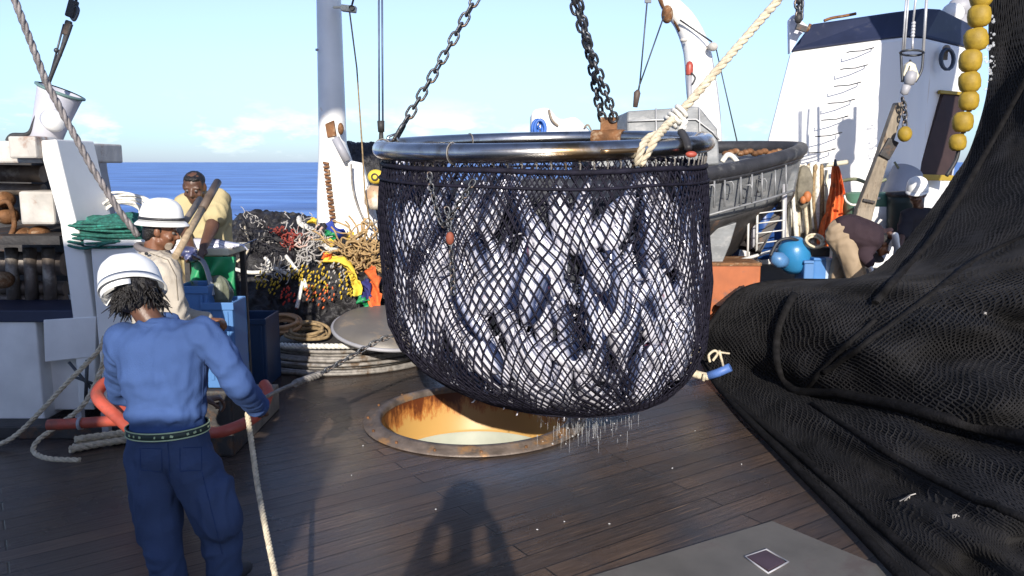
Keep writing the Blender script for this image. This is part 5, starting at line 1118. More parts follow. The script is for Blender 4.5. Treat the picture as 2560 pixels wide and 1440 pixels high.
for j in range(nv):
    for i in range(nu):
        a = vs[j*(nu+1)+i]; s_ = -1 if j % 2 == 0 else 1
        strandq(a, vs[(j+1)*(nu+1)+i])
        if 0 <= i+s_ <= nu: strandq(a, vs[(j+1)*(nu+1)+i+s_])
mb.v = vv; mb.f = fs; mb.sm = [False]*len(fs)
mb.build('meshwork', mat('net_twine', (.024, .023, .024), .75, var=.6, vs=4, spec=.2), g)
mb = MB()
for c0, ln_ in ((drape(.28, .80, .05), .1), (drape(.36, .815, .05), .05), (drape(.62, .50, .05), .03)):
    for k in range(3): mb.tube([c0+Vector((random.uniform(-ln_, ln_)*.5, -.03, random.uniform(-ln_, ln_)*.3)) for q in range(3)], .0035, 4)
mb.pieces('white_fleck', PALE, g)
# rope edge of the net
mb = MB(); mb.tube([drape(.004, k/160, .02) for k in range(60, 161)], .03, 8); mb.build('edge_rope', NETB, g)
mb = MB()
for k in range(50): mb.ell(P(2474+random.uniform(-12, 14), random.uniform(20, 230), 8.25), random.uniform(.005, .02), seg=6, rings=4)
tag(mb.build('spray', WM), 'bright water spray beside the top of the yellow cork line', 'water', kind='stuff')
# net pile top piece between skiff and drape
heap('net_pile', [(1800, 765, 900, 8.6, 8.0), (1850, 722, 860, 8.8, 8.0), (1930, 706, 800, 8.8, 8.2), (2020, 708, 800, 8.8, 8.2), (2110, 712, 800, 8.8, 8.2), (2220, 690, 800, 8.8, 8.2), (2330, 600, 800, 8.6, 8.0)], 'low mound of dark net under the bending man', .07, 4, seed=6, back=.7)
# cork line
fl_pts = [(2452, -8, 25), (2448, 40, 26), (2440, 99, 27), (2426, 152, 26), (2424, 205, 25), (2422, 252, 23), (2407, 305, 24), (2394, 356, 20)]
names = ['topmost, cut by the frame edge', 'second from the top', 'third from the top', 'fourth from the top', 'fifth from the top', 'third from the bottom', 'second from the bottom', 'lowest']
for k, (u, v, r) in enumerate(fl_pts):
    Yf = 8.0; c = P(u, v, Yf); rr = M(Yf, r); mb = MB()
    g2 = thing('cork_float', c-Vector((0, 0, rr)), 'yellow oval float of the cork line, '+names[k], 'float', 'yellow floats of the cork line')
    tl_ = (-.25+.3*random.random(), 0, 1)
    mb.lathe([(.25*rr, rr*1.02), (.62*rr, rr*.95), (.92*rr, rr*.6), (rr, 0), (.92*rr, -rr*.6), (.62*rr, -rr*.95), (.25*rr, -rr*1.02), (.2*rr, -rr*.8)], c, tl_, 22); mb.build('body', YEL, g2)
    mb = MB(); mb.tube([c+Vector((-.25+.1, 0, 1)).normalized()*rr*s_ for s_ in (-1.15, -.95)], rr*.22, 8); mb.build('line_end', RUBBER, g2)
mb = MB(); mb.tube(smooth([P(u+6, v, 8.1) for u, v, r in [(2456, -60, 0)]+fl_pts+[(2384, 400, 0), (2360, 440, 0)]], 6), .02, 8); tag(mb.build('cork_line', RUBBER), 'dark rope threading the yellow floats', 'rope')
# padded sling by the net edge
g = thing('rope_sling', G(1775, 945), 'cream and blue padded sling lying at the tip of the black net', 'sling')
mb = MB(); mb.tube(smooth([P(1752, 876, 7.0), P(1724, 884, 7.0), P(1718, 905, 7.0), P(1730, 930, 7.0), P(1758, 940, 7.0), P(1772, 940, 7.0)], 8), .036, 12); mb.build('padding', ROPEC, g)
mb = MB(); mb.tube([P(1770, 940, 7.0), P(1795, 932, 6.97), P(1826, 918, 6.93)], .038, 12); mb.build('blue_sleeve', mat('sleeve_blue', (.07, .15, .42), .5), g)
mb = MB(); mb.tube(smooth([P(1775, 905, 6.95), P(1772, 888, 6.95), P(1786, 877, 6.95), P(1794, 884, 6.95), P(1782, 902, 6.95)], 6), .012, 6); mb.tube([P(1798, 876, 6.95), P(1808, 915, 6.95)], .012, 6); mb.tube([P(1795, 880, 6.95), P(1824, 884, 6.95)], .009, 6); mb.tube([P(1762, 935, 6.93), P(1758, 952, 6.93)], .016, 6); mb.pieces('cord', ROPEC, g)
# ---------------------------------------------------------------- people
def hullmesh(bm, balls):       # convex hull round two or more ellipsoids
    tmp = bmesh.new(); vs = []
    for c, r, rot in balls:
        if not hasattr(r, '__len__'): r = (r, r, r)
        for i in range(1, 8):
            t = math.pi*i/8
            for k in range(12):
                a = 2*math.pi*k/12; q = Vector((r[0]*math.sin(t)*math.cos(a), r[1]*math.sin(t)*math.sin(a), r[2]*math.cos(t)))
                vs.append(tmp.verts.new(c + (rot @ q if rot else q)))
        for s_ in (-1, 1):
            q = Vector((0, 0, s_*r[2])); vs.append(tmp.verts.new(c + (rot @ q if rot else q)))
    bmesh.ops.convex_hull(tmp, input=tmp.verts)
    loose = [v for v in tmp.verts if not v.link_faces]; bmesh.ops.delete(tmp, geom=loose, context='VERTS')
    mp = {v: bm.verts.new(v.co) for v in tmp.verts}
    for f in tmp.faces:
        try: bm.faces.new([mp[v] for v in f.verts])
        except ValueError: pass
    tmp.free()
def blob(name, prims, vox, m, parent, smooth_it=4, fold=0, fs=9, fdir=(1, 1, .35), seed=0, fine=0):
    o = Vector(parent.location); bm = bmesh.new()
    for pr in prims:
        balls = [(Vector(c)-o, r, rot) for c, r, rot in pr]; hullmesh(bm, balls)
    me = bpy.data.meshes.new(name); bm.to_mesh(me); bm.free()
    ob = bpy.data.objects.new(name+'_tmp', me); col.objects.link(ob)
    md = ob.modifiers.new('r', 'REMESH'); md.mode = 'VOXEL'; md.voxel_size = vox; md.use_smooth_shade = True
    if smooth_it: ms = ob.modifiers.new('s', 'SMOOTH'); ms.iterations = smooth_it; ms.factor = .6
    dg = bpy.context.evaluated_depsgraph_get(); dg.update(); ev = ob.evaluated_get(dg); nm = bpy.data.meshes.new_from_object(ev)
    bpy.data.objects.remove(ob); nm.name = name
    if fold:
        nn = [v.normal.copy() for v in nm.vertices]
        for v, n in zip(nm.vertices, nn):
            q = Vector((v.co.x*fdir[0], v.co.y*fdir[1], v.co.z*fdir[2]))*fs + Vector((seed, seed*2, 0)); w_ = Vector((v.co.x, v.co.y, v.co.z))*3
            q += Vector((noise.noise(w_), noise.noise(w_+Vector((9, 0, 0))), noise.noise(w_+Vector((0, 9, 0)))))*1.6
            k = noise.noise(q); k = (1-abs(k)*2.4)
            v.co += n*fold*(k*.8 + .4*noise.noise(q*2.3))
    nm.materials.clear(); nm.materials.append(m)
    for p_ in nm.polygons: p_.use_smooth = True
    r = bpy.data.objects.new(name, nm); col.objects.link(r); r.parent = parent; return r
def S(c, r, rot=None): return (Vector(c), r, rot)
def cap(a, ra, b, rb, rota=None, rotb=None): return [S(a, ra, rota), S(b, rb, rotb if rotb else rota)]
def rotm(fwd, up=(0, 0, 1)):       # columns: right, forward, up
    f = Vector(fwd).normalized(); u = Vector(up); u = (u-f*u.dot(f)).normalized(); r = f.cross(u)
    return Matrix((r, f, u)).transposed()
def head_prims(c, Rm, s=1.0):      # c = middle of the skull, face looks along +Y of Rm
    def p(x, y, z): return c + Rm @ (Vector((x, y, z))*s)
    q = lambda r: tuple(k*s for k in r) if hasattr(r, '__len__') else r*s
    pr = [[S(p(0, -.012, .028), q((.074, .094, .082)), Rm)],
          [S(p(0, .035, -.02), q((.062, .055, .062)), Rm), S(p(0, .058, -.085), q((.032, .03, .025)), Rm)],
          [S(p(-.045, .005, -.062), q(.024), Rm), S(p(0, .062, -.088), q((.024, .022, .02)), Rm)], [S(p(.045, .005, -.062), q(.024), Rm), S(p(0, .062, -.088), q((.024, .022, .02)), Rm)],
          [S(p(0, .082, .012), q(.010), Rm), S(p(0, .107, -.022), q((.014, .012, .010)), Rm)], [S(p(-.014, .094, -.027), q(.009)), S(p(.014, .094, -.027), q(.009))],
          [S(p(-.045, .072, .026), q((.014, .010, .008)), Rm), S(p(.045, .072, .026), q((.014, .010, .008)), Rm)],
          [S(p(-.02, .083, -.053), q((.010, .010, .006)), Rm), S(p(.02, .083, -.053), q((.010, .010, .006)), Rm)], [S(p(-.016, .082, -.064), q((.010, .010, .007)), Rm), S(p(.016, .082, -.064), q((.010, .010, .007)), Rm)],
          [S(p(-.042, .062, -.028), q((.022, .02, .018)), Rm)], [S(p(.042, .062, -.028), q((.022, .02, .018)), Rm)]]
    for s_ in (-1, 1): pr.append([S(p(.076*s_, -.01, -.002), q((.009, .018, .03)), Rm), S(p(.068*s_, .002, -.018), q((.008, .012, .014)), Rm)])
    return pr
def eyes(c, Rm, parent, s=1.0):
    mb = MB()
    for s_ in (-1, 1): mb.ell(c + Rm @ (Vector((.03*s_, .077, .006))*s), .0110*s, seg=10, rings=8)
    mb.build('eyes', mat('eye_white', (.13, .11, .10), .4), parent)
    mb = MB()
    for s_ in (-1, 1): mb.ell(c + Rm @ (Vector((.03*s_, .0885, .004))*s), .006*s, seg=8, rings=6)
    mb.build('pupils', BLK, parent)
def hand_prims(w, d, pn, curl=.5, s=1.0, side=1):   # w wrist, d pointing direction, pn palm normal (the side the fingers close towards)
    d = Vector(d).normalized(); pn = Vector(pn); pn = (pn-d*pn.dot(d)).normalized(); x = d.cross(pn)*side
    Rm = Matrix((x, d, -pn)).transposed(); pr = []
    pr.append([S(w, (.025*s, .02*s, .018*s), Rm), S(w+d*.03*s, (.032*s, .02*s, .016*s), Rm)]); pr.append([S(w+d*.025*s, (.030*s, .02*s, .014*s), Rm), S(w+d*.082*s, (.036*s, .014*s, .012*s), Rm)])
    for k, (ox, ln) in enumerate(((-.029, .066), (-.010, .076), (.010, .071), (.029, .055))):
        p = w + x*ox*s + d*.088*s; a = curl*.5
        for seg, f in enumerate((.45, .32, .26)):
            a += curl*(.55+.1*k); dd = d*math.cos(a)+pn*math.sin(a)+x*ox*1.4*(1-curl); q = p + dd*ln*f*s*1.1
            pr.append([S(p, (.0092-.0008*seg)*s), S(q, (.0085-.0009*seg)*s)]); p = q
    p = w - x*.026*s + d*.028*s; q = p + (-x*.9+d*.8+pn*.4).normalized()*.036*s; r = q + (-x*.25+d*1.0+pn*.5*curl*2).normalized()*.032*s
    pr += [[S(p, .014*s), S(q, .0115*s)], [S(q, .0110*s), S(r, .009*s)]]
    return pr
def helmet(parent, c, Rm, s=1.0, brim_all=True, band=None, front=.035):
    mb = MB(); n = 40
    for part in (0,):
        loops = []
        for r, z in ((1.0, 0), (1.0, .02), (.985, .05), (.94, .085), (.85, .115), (.70, .138), (.48, .153), (.25, .160), (.05, .162)):
            lp = []
            for k in range(n):
                a = 2*math.pi*k/n; rdg = 1+.012*math.cos(a*6)*(z > .04)
                lp.append(c + Rm @ (Vector((math.cos(a)*.112*r, math.sin(a)*.136*r, z*rdg))*s))
            loops.append(lp)
        mb.loft(loops, True, True)
    mb.build('shell', HELM, parent)
    mb = MB(); lo_ = []
    for rr, z in ((1.0, .012), (1, .022), (1.35, .004), (1.36, -.004), (1.0, .0)):
        lp = []
        for k in range(n):
            a = 2*math.pi*k/n; ext = (rr-1)*(1.0 if brim_all else .10) + (rr > 1)*max(0, math.sin(a))**3*front*6 - (rr > 1)*brim_all*.14
            lp.append(c + Rm @ (Vector((math.cos(a)*.112*(1+ext*.7), math.sin(a)*.136*(1+ext), z-(rr > 1)*.008))*s))
        lo_.append(lp)
    mb.loft(lo_, False, True); mb.build('brim', HELM, parent)
    if band:
        mb = MB(); mb.tube([c + Rm @ (Vector((math.cos(2*math.pi*k/n)*.1135, math.sin(2*math.pi*k/n)*.1375, .034))*s) for k in range(n)], .0095*s, 6, closed=True, flat=.35); mb.build('band', band, parent)
# --- the man in blue
Y0 = 3.65
pm = thing('person', G(475, 1495), 'person in blue overalls and white hard hat seen from behind, pulling ropes beside the hatch', 'person')
hd = P(352, 735, Y0+.10); HRm = rotm((.40, .85, -.38), (-.36, .12, 1))
neck = P(395, 800, Y0+.03); shL, shR = P(292, 842, Y0+.03), P(508, 826, Y0-.03)
waist = P(418, 1062, Y0); hipL, hipR = P(374, 1120, Y0), P(470, 1120, Y0)
elR = P(596, 960, Y0-.02); wrR = P(648, 1022, Y0+.36); elL = P(300, 985, Y0+.30); wrL = P(505, 1000, Y0+.42)
kneeL, kneeR = P(398, 1310, Y0-.02), P(545, 1305, Y0+.02); ankL = G(428, 1500); ankL = Vector((ankL.x, Y0-.05, .10)); ankR = Vector((P(566, 1490, Y0+.05).x, Y0+.05, .10))
pr = head_prims(hd, HRm, 1.04) + [cap(neck+Vector((-.01, .01, -.05)), .06, hd+HRm@Vector((0, -.02, -.05)), .055)]
pr += [cap(neck+Vector((0, .02, -.12)), (.09, .07, .06), neck+Vector((-.01, .01, -.04)), .058)]
pr += [cap(shL, .045, elL, .038), cap(elL, .038, wrL, .026), cap(shR, .045, elR, .038), cap(elR, .038, wrR, .026), cap(shL, .05, neck+Vector((0, .02, -.13)), .07), cap(shR, .05, neck+Vector((0, .02, -.13)), .07)]
pr += hand_prims(wrL, (.8, .3, .05), (0, 0, -1), 1.1, 1.05, 1) + hand_prims(wrR, (.05, .75, -.25), (-1, 0, -.4), 1.2, 1.05, -1)
blob('body', pr, .0065, SKIN2, pm, 2)
eyes(hd, HRm, pm)
tr_ = Matrix.Rotation(R(-4), 3, 'Y')
jk = [cap(P(340, 872, Y0), (.115, .105, .09), P(466, 862, Y0), (.115, .105, .09), tr_), [S(P(345, 868, Y0), (.10, .115, .10)), S(P(465, 858, Y0), (.10, .115, .10)), S(waist+Vector((-.05, 0, .02)), (.12, .115, .06)), S(waist+Vector((.045, 0, .02)), (.125, .115, .06))],
      [S(P(395, 822, Y0+.02), (.09, .075, .05)), S(P(340, 862, Y0), .085), S(P(470, 852, Y0), .085)],
      cap(P(325, 858, Y0+.01), .088, shL+Vector((.016, .01, -.012)), .076), cap(shL+Vector((.014, .01, -.015)), .076, elL, .060), cap(elL, .06, wrL-(wrL-elL)*.08, .045),
      cap(P(480, 852, Y0), .088, shR+Vector((0, 0, -.015)), .078), cap(shR+Vector((0, 0, -.015)), .078, P(566, 905, Y0-.04), .070), cap(P(566, 905, Y0-.04), .070, elR, .066), cap(elR, .066, wrR-(wrR-elR)*.02, .052),
      cap(waist+Vector((-.045, 0, -.01)), (.13, .12, .05), waist+Vector((.05, 0, -.01)), (.13, .12, .05))]
jk += [[S(waist+Vector((-.05, -.005, .075)), (.138, .13, .07)), S(waist+Vector((.05, -.005, .075)), (.138, .13, .07))], [S(waist+Vector((-.045, 0, .25)), (.145, .125, .12)), S(waist+Vector((.05, 0, .25)), (.145, .125, .12))]]
blob('jacket', jk, .010, BLUEC, pm, 5, .012, 11, (1, 1, .7), 2)
mb = MB(); mb.tube([P(396, 800, Y0+.035)+Vector((math.cos(k*.3142)*.082, math.sin(k*.3142)*.072, .012*math.sin(k*.3142)-.006)) for k in range(20)], .020, 8, closed=True, flat=.7); mb.build('collar', BLUEC, pm)
tz = [[S(waist+Vector((-.045, 0, -.03)), (.125, .115, .04)), S(waist+Vector((.05, 0, -.03)), (.125, .115, .04)), S(hipL+Vector((0, 0, -.02)), (.10, .125, .09)), S(hipR+Vector((0, 0, -.02)), (.10, .125, .09))],
      cap(hipL+Vector((.008, 0, -.04)), (.118, .124, .1), kneeL, (.098, .10, .09)), cap(hipR+Vector((0, 0, -.04)), (.12, .124, .1), kneeR, (.108, .104, .09)),
      cap(kneeL, (.085, .09, .09), ankL, (.072, .08, .05)), cap(kneeR, (.096, .095, .09), ankR, (.08, .085, .05)), cap(P(380, 1230, Y0), .1, P(396, 1330, Y0-.01), .088), cap(P(520, 1225, Y0), .115, P(548, 1300, Y0), .105)]
blob('trousers', tz, .010, BLUET, pm, 3, .017, 8, (1, 1, .5), 5)
def shoe(parent, a, d, m=None):
    d = Vector((d[0], d[1], 0)).normalized(); b = a.copy(); b.z = .045; Rm = rotm(d)
    blob('boot', [[S(b-d*.05, (.045, .05, .045), Rm), S(b+d*.13, (.05, .06, .035), Rm)], cap(b-d*.02+Vector((0, 0, .03)), .05, a+Vector((0, 0, .06)), .052)], .009, m or RUBBER, parent, 3)
shoe(pm, ankL, (-.1, 1)); shoe(pm, ankR, (.35, 1))
from mathutils.bvhtree import BVHTree
def seam(ob, lines, r, m, name, off=.001):      # raised stitching that follows the cloth
    o = Vector(ob.parent.location); bv = BVHTree.FromPolygons([v.co+o for v in ob.data.vertices], [tuple(p.vertices) for p in ob.data.polygons]); mb = MB(); C0 = Vector((0, 0, H))
    for ln in lines:
        pts = []
        for a, b in zip(ln[:-1], ln[1:]):
            for k in range(8): u, v = lerp(a[0], b[0], k/8), lerp(a[1], b[1], k/8); d = ray(u, v).normalized(); h = bv.ray_cast(C0, d); pts.append(h[0]-d*off if h[0] else None)
        pts = [p for p in pts if p]
        if len(pts) > 3: mb.tube(smooth(pts, 2), r, 5)
    mb.pieces(name, m, ob.parent)
jo, to = bpy.data.objects['jacket'], bpy.data.objects['trousers']
NAVS = cloth('navy_stitch', (.028, .052, .14))
seam(jo, [[(505, 1010), (508, 950), (512, 890)]], .002, NAVS, 'seam')
seam(to, [[(418, 1085), (422, 1140), (424, 1200)], [(350, 1120), (352, 1175), (405, 1180), (404, 1122), (350, 1120)], [(450, 1120), (450, 1178), (504, 1176), (504, 1118), (450, 1120)], [(505, 1180), (530, 1280), (560, 1400)]], .002, NAVS, 'pocket_stitching')
mb = MB(); bc = waist+Vector((.002, 0, -.014))
def belt(k, z, r=0): a = 2*math.pi*k/64; return bc + Vector((math.cos(a)*(.185+r), math.sin(a)*(.137+r), z+.006*math.cos(a)))
mb = MB(); mb.loft([[belt(k, z, r) for k in range(64)] for z, r in ((-.019, .0), (-.018, .006), (.018, .006), (.019, .0))], False, True); be = mb.build('belt', mat('belt_dark', (.02, .035, .03), .6), pm)
mb = MB()
for z in (-.017, .017): mb.tube([belt(k, z, .007) for k in range(64)], .0032, 5, closed=True)
for k in range(32):
    if k % 4 == 3: continue
    q = belt(k*2, 0, .0075); a = 2*math.pi*k*2/64; mb.box(q, (.004, .006+.004*(k % 3), .010), (R((k*37) % 40-20), 0, a))
mb.build('belt_pattern', mat('belt_green', (.45, .55, .32), .6), be)
mb = MB()
for k in range(260):    # loose hair below the helmet
    a = random.uniform(math.pi*.9, math.pi*2.25); q = hd + HRm @ Vector((math.cos(a)*.082, math.sin(a)*.10, random.uniform(-.05, .02))); e = q + HRm @ Vector((math.cos(a)*.02+random.gauss(0, .02), math.sin(a)*.02-.01, -random.uniform(.02, .075)))+Vector((random.gauss(0, .012), 0, -.01))
    mb.tube([q, q.lerp(e, .5)+Vector((random.gauss(0, .01), 0, 0)), e], [.006, .005, .0015], 4)
hr = mb.build('hair', HAIR, pm)
blob('hair_cap', [[S(hd+HRm@Vector((0, -.018, .02)), (.086, .102, .09), HRm), S(hd+HRm@Vector((0, -.055, -.05)), (.07, .055, .05), HRm)]], .012, HAIR, pm, 2, .012, 30)
hm = bpy.data.objects.new('hard_hat', None); col.objects.link(hm); hm.parent = pm; hm.location = hd-Vector(pm.location)
HM = rotm((.62, .70, -.20), (-.52, .36, .82)); hmc = P(330, 722, Y0+.10)
helmet(hm, hmc, HM, 1.08, False, None, .012)
mb = MB(); mb.loft([[hmc + HM@(Vector((math.cos(2*math.pi*k/30)*r*.107*1.2, math.sin(2*math.pi*k/30)*r*.128*1.2, z))) for k in range(18, 29)] for r, z in ((.92, -.045), (.93, -.018))], False, True); mb.build('neck_strap', HELM, hm)
# --- the man in the tan shirt, side on
Y1 = 5.0
p2 = thing('person', G(410, 1210), 'person in tan long sleeved shirt and white brimmed helmet, facing right', 'person')
h2 = P(405, 578, Y1); R2 = rotm((1, .12, -.22), (.1, 0, 1))
n2 = P(385, 612, Y1); s2n = P(412, 680, Y1-.16); s2f = P(402, 664, Y1+.17); el2 = P(440, 800, Y1-.2); wr2 = P(505, 830, Y1-.05); ws2 = P(392, 860, Y1); hp2 = P(385, 930, Y1)
pr = head_prims(h2, R2, 1.0) + [cap(n2+Vector((0, 0, -.05)), .068, h2+R2@Vector((0, -.025, -.05)), .06), cap(n2+Vector((0, 0, -.14)), (.06, .08, .04), n2, .058), cap(s2n, .045, n2+Vector((0, 0, -.17)), .05), cap(s2f, .045, n2+Vector((0, 0, -.17)), .05),
      cap(s2n, .045, el2, .04), cap(el2, .038, wr2, .026), cap(s2f, .045, P(450, 790, Y1+.2), .04), cap(P(450, 790, Y1+.2), .038, P(520, 800, Y1+.25), .026)]
pr += hand_prims(wr2, (1, .1, 0), (0, 0, -1), .9, 1, 1) + hand_prims(P(520, 800, Y1+.25), (1, 0, 0), (0, 0, -1), .9, 1, -1)
blob('body', pr, .007, SKIN1, p2, 2); eyes(h2, R2, p2)
sh = [[S(P(398, 692, Y1-.09), (.125, .10, .12)), S(P(394, 687, Y1+.09), (.125, .10, .12)), S(ws2, (.13, .16, .08))], [S(n2+Vector((-.012, 0, -.072)), (.088, .10, .05)), S(s2n+Vector((-.02, .03, 0)), .092), S(s2f+Vector((-.02, -.03, 0)), .092)],
      cap(s2n, .082, el2, .062), cap(el2, .062, wr2-Vector((.03, 0, 0)), .045), cap(s2f, .08, P(450, 790, Y1+.2), .062), cap(P(450, 790, Y1+.2), .06, P(512, 800, Y1+.25), .045), cap(ws2, (.135, .16, .08), hp2, (.13, .165, .08))]
to2 = blob('shirt', sh, .010, TAN, p2, 2, .020, 9, (1, 1, .6), 3)
seam(to2, [[(352, 640), (372, 655), (392, 670), (398, 720)], [(372, 632), (420, 650), (440, 690), (446, 760)]], .003, mat('shirt_seam', (.2, .17, .13), .8), 'seam')
mb = MB(); mb.ell(P(366, 634, Y1-.17), (.012, .006, .010)); mb.build('shirt_mark', BLK, p2)  # small dark spot at the shoulder
mb = MB(); mb.tube([n2+Vector((-.012+math.cos(k*.3927)*.088, math.sin(k*.3927)*.085, -.030-.028*math.cos(k*.3927))) for k in range(16)], .021, 8, closed=True); mb.build('collar', mat('collar_grey', (.16, .14, .14), .8), p2)
lg = [[S(hp2+Vector((0, -.07, 0)), .125), S(hp2+Vector((0, .07, 0)), .125), S(hp2+Vector((0, 0, -.12)), .12)]]
for s_ in (-1, 1):
    kn_ = hp2+Vector((.03, .09*s_, -.42)); an_ = Vector((hp2.x-.02, Y1+.1*s_, .1)); lg += [cap(hp2+Vector((0, .08*s_, -.08)), .105, kn_, .08), cap(kn_, .08, an_, .065)]; shoe(p2, an_, (1, .1))
blob('trousers', lg, .012, DARKC, p2, 3, .01)
blob('hair', [[S(h2+R2@Vector((0, -.03, .015)), (.081, .086, .075), R2), S(h2+R2@Vector((0, -.065, -.045)), (.062, .04, .035), R2)]], .009, HAIR, p2, 1, .006, 30)
hm = bpy.data.objects.new('helmet', None); col.objects.link(hm); hm.parent = p2; hm.location = h2-Vector(p2.location)
helmet(hm, h2+R2@Vector((0, -.008, .048)), rotm((1, .1, -.06), (.04, 0, 1)), .98, True, RUBBER, .004)
# --- the man in yellow, behind
Y2 = 6.3
p3 = thing('person', Vector((P(510, 700, Y2).x, Y2, .22)), 'person in pale yellow t-shirt looking down over the sorting table', 'person')
h3 = P(486, 468, Y2-.12); R3 = rotm((.10, -1, -.42), (.06, -.3, 1))
n3 = P(497, 503, Y2); a3, b3 = P(463, 510, Y2), P(548, 498, Y2); w3 = P(515, 650, Y2)
elA, wrA = P(462, 580, Y2-.16), P(480, 625, Y2-.36); elB, wrB = P(528, 572, Y2-.20), P(508, 618, Y2-.40)
pr = head_prims(h3, R3, 1.06) + [cap(n3+Vector((0, 0, -.04)), .064, h3+R3@Vector((0, -.03, -.05)), .058), cap(n3+Vector((0, 0, -.10)), (.1, .08, .05), n3, .06), cap(a3, .05, n3+Vector((0, 0, -.10)), .07), cap(b3, .05, n3+Vector((0, 0, -.10)), .07),
      cap(a3, .055, elA, .045), cap(elA, .044, wrA, .028), cap(b3, .06, elB, .052), cap(elB, .05, wrB, .030)] + hand_prims(wrA, (.1, -.5, -.8), (.3, -1, 0), .8, 1.05, -1) + hand_prims(wrB, (-.1, -.5, -.8), (-.3, -1, 0), .8, 1.05, 1)
blob('body', pr, .008, SKIN2, p3, 2); eyes(h3, R3, p3, 1.06)
sh = [[S(P(478, 535, Y2), (.13, .12, .12)), S(P(535, 525, Y2), (.13, .12, .12)), S(w3+Vector((-.05, 0, 0)), (.14, .14, .1)), S(w3+Vector((.06, 0, 0)), (.14, .14, .1))], [S(n3+Vector((0, 0, -.08)), (.1, .08, .04)), S(a3, .08), S(b3, .08), S(P(505, 540, Y2), .12)],
      cap(a3, .078, a3.lerp(elA, .55), .078), cap(b3, .085, b3.lerp(elB, .55), .09), cap(w3+Vector((-.04, 0, 0)), .15, w3+Vector((.02, 0, -.2)), .15)]
blob('shirt', sh, .011, YSH, p3, 3, .012, 8, (1, 1, .5), 8)
lg = [[S(w3+Vector((-.05, 0, -.25)), .14), S(w3+Vector((.06, 0, -.25)), .14), S(w3+Vector((0, 0, -.4)), .13)]]
for s_ in (-1, 1):
    hp_ = w3+Vector((.09*s_, 0, -.38)); an_ = Vector((w3.x+.12*s_, Y2, .32)); lg += [cap(hp_, .11, hp_.lerp(an_, .5), .08), cap(hp_.lerp(an_, .5), .08, an_, .06), [S(an_+Vector((0, .03, -.05)), .045), S(an_+Vector((0, -.12, -.06)), (.045, .06, .035))]]
blob('trousers', lg, .014, KHAKI, p3, 3, .01)
blob('hair', [[S(h3+R3@Vector((0, -.022, .042)), (.08, .093, .073), R3)], [S(h3+R3@Vector((0, .035, .085)), (.055, .035, .02), R3)]], .008, HAIR, p3, 1, .005, 40)
mb = MB(); mb.box(Vector((p3.location.x, Y2, .11)), (.9, .7, .22)); tag(mb.build('wooden_pallet', WOODG, bevel=.01), 'low wooden pallet under the man in yellow', 'pallet')
# poles over his arm
for k, (a, b, lb) in enumerate((((438, 642, 4.75), (544, 455, 5.6), 'long wooden pole with dark upper sleeve, in front of the man in yellow'), ((420, 618, 4.95), (500, 498, 5.7), 'darker wooden pole just behind the long sleeved pole'))):
    A, B = P(*a), P(*b); g = thing('wooden_pole', A, lb, 'pole', 'wooden poles'); mb = MB(); mb.cyl(A, A.lerp(B, .62 if k == 0 else 1), .021, .023, 12); mb.build('shaft', WOOD if k == 0 else WOODG, g)
    if k == 0: mb = MB(); mb.cyl(A.lerp(B, .60), B, .027, .027, 12); mb.build('sleeve', mat('pole_sleeve', (.12, .085, .06), .5, var=.4, vs=12), g)
# --- bending man at the right
Y3 = 8.5
p4 = thing('person', Vector((P(2105, 720, Y3).x, Y3, .45)), 'person in khaki trousers and dark shirt bending over with white gloves', 'person')
hpA, hpB = P(2100, 585, Y3-.1), P(2116, 580, Y3+.1); shA = P(2188, 598, Y3-.12); shB = P(2196, 592, Y3+.18); h4 = P(2208, 612, Y3+.02); R4 = rotm((.7, -.25, -.8), (.7, 0, .7))
elb = P(2160, 635, Y3-.2); wr = P(2172, 662, Y3-.25); elc = P(2222, 585, Y3+.1); wrc = P(2232, 592, Y3-.1)
pr = head_prims(h4, R4, .98) + [cap(shA.lerp(shB, .5), .08, h4-R4@Vector((0, .03, .05)), .055), cap(shA, .05, elb, .042), cap(elb, .04, wr, .028), cap(shB, .05, elc, .04), cap(elc, .04, wrc, .03), cap(shA, .06, shB, .06)]
blob('body', pr, .010, SKIN1, p4, 2)
blob('shirt', [[S(hpA+Vector((.05, 0, .05)), .14), S(hpB+Vector((.05, 0, .05)), .14), S(shA+Vector((-.1, 0, .02)), .16), S(shB+Vector((-.1, 0, .02)), .15)], [S(shA+Vector((-.1, 0, .0)), .15), S(shB+Vector((-.08, 0, 0)), .13), S(shA+Vector((.02, .1, -.03)), .1)], cap(shA, .085, elb, .075), cap(elb, .075, wr+Vector((0, 0, .03)), .055), cap(shB, .08, elc, .065)], .013, MAROON, p4, 3, .012, 7)
lg = [[S(hpA, (.15, .13, .15)), S(hpB, (.14, .13, .15)), S(P(2110, 570, Y3), .12)]]
kA, kB = P(2130, 650, Y3-.12), P(2100, 655, Y3+.15); aA = Vector((P(2165, 690, Y3-.1).x, Y3-.12, .55)); aB = Vector((P(2105, 700, Y3).x, Y3+.15, .52))
lg += [cap(hpA+Vector((.02, 0, -.05)), .14, kA, .105), cap(kA, .105, aA, .085), cap(hpB, .12, kB, .09), cap(kB, .09, aB, .07)]
blob('trousers', lg, .013, KHAKI, p4, 3, .016, 7, (1, 1, .4), 4)
blob('boots', [[S(aA+Vector((0, 0, -.04)), .06), S(aA+Vector((.16, -.04, -.08)), (.07, .05, .035))], [S(aB+Vector((0, 0, -.04)), .06), S(aB+Vector((.16, -.04, -.08)), (.07, .05, .035))]], .012, RUBBER, p4, 2)
GL = mat('white_glove', (.8, .79, .75), .7)
blob('glove', hand_prims(wr, (.35, -.1, -.8), (-1, 0, -.2), .9, 1.25, 1), .008, GL, p4, 1); blob('glove', hand_prims(wrc+Vector((0, -.05, .02)), (.12, -.2, -1), (-1, 0, 0), .25, 1.75, -1), .008, GL, p4, 1)
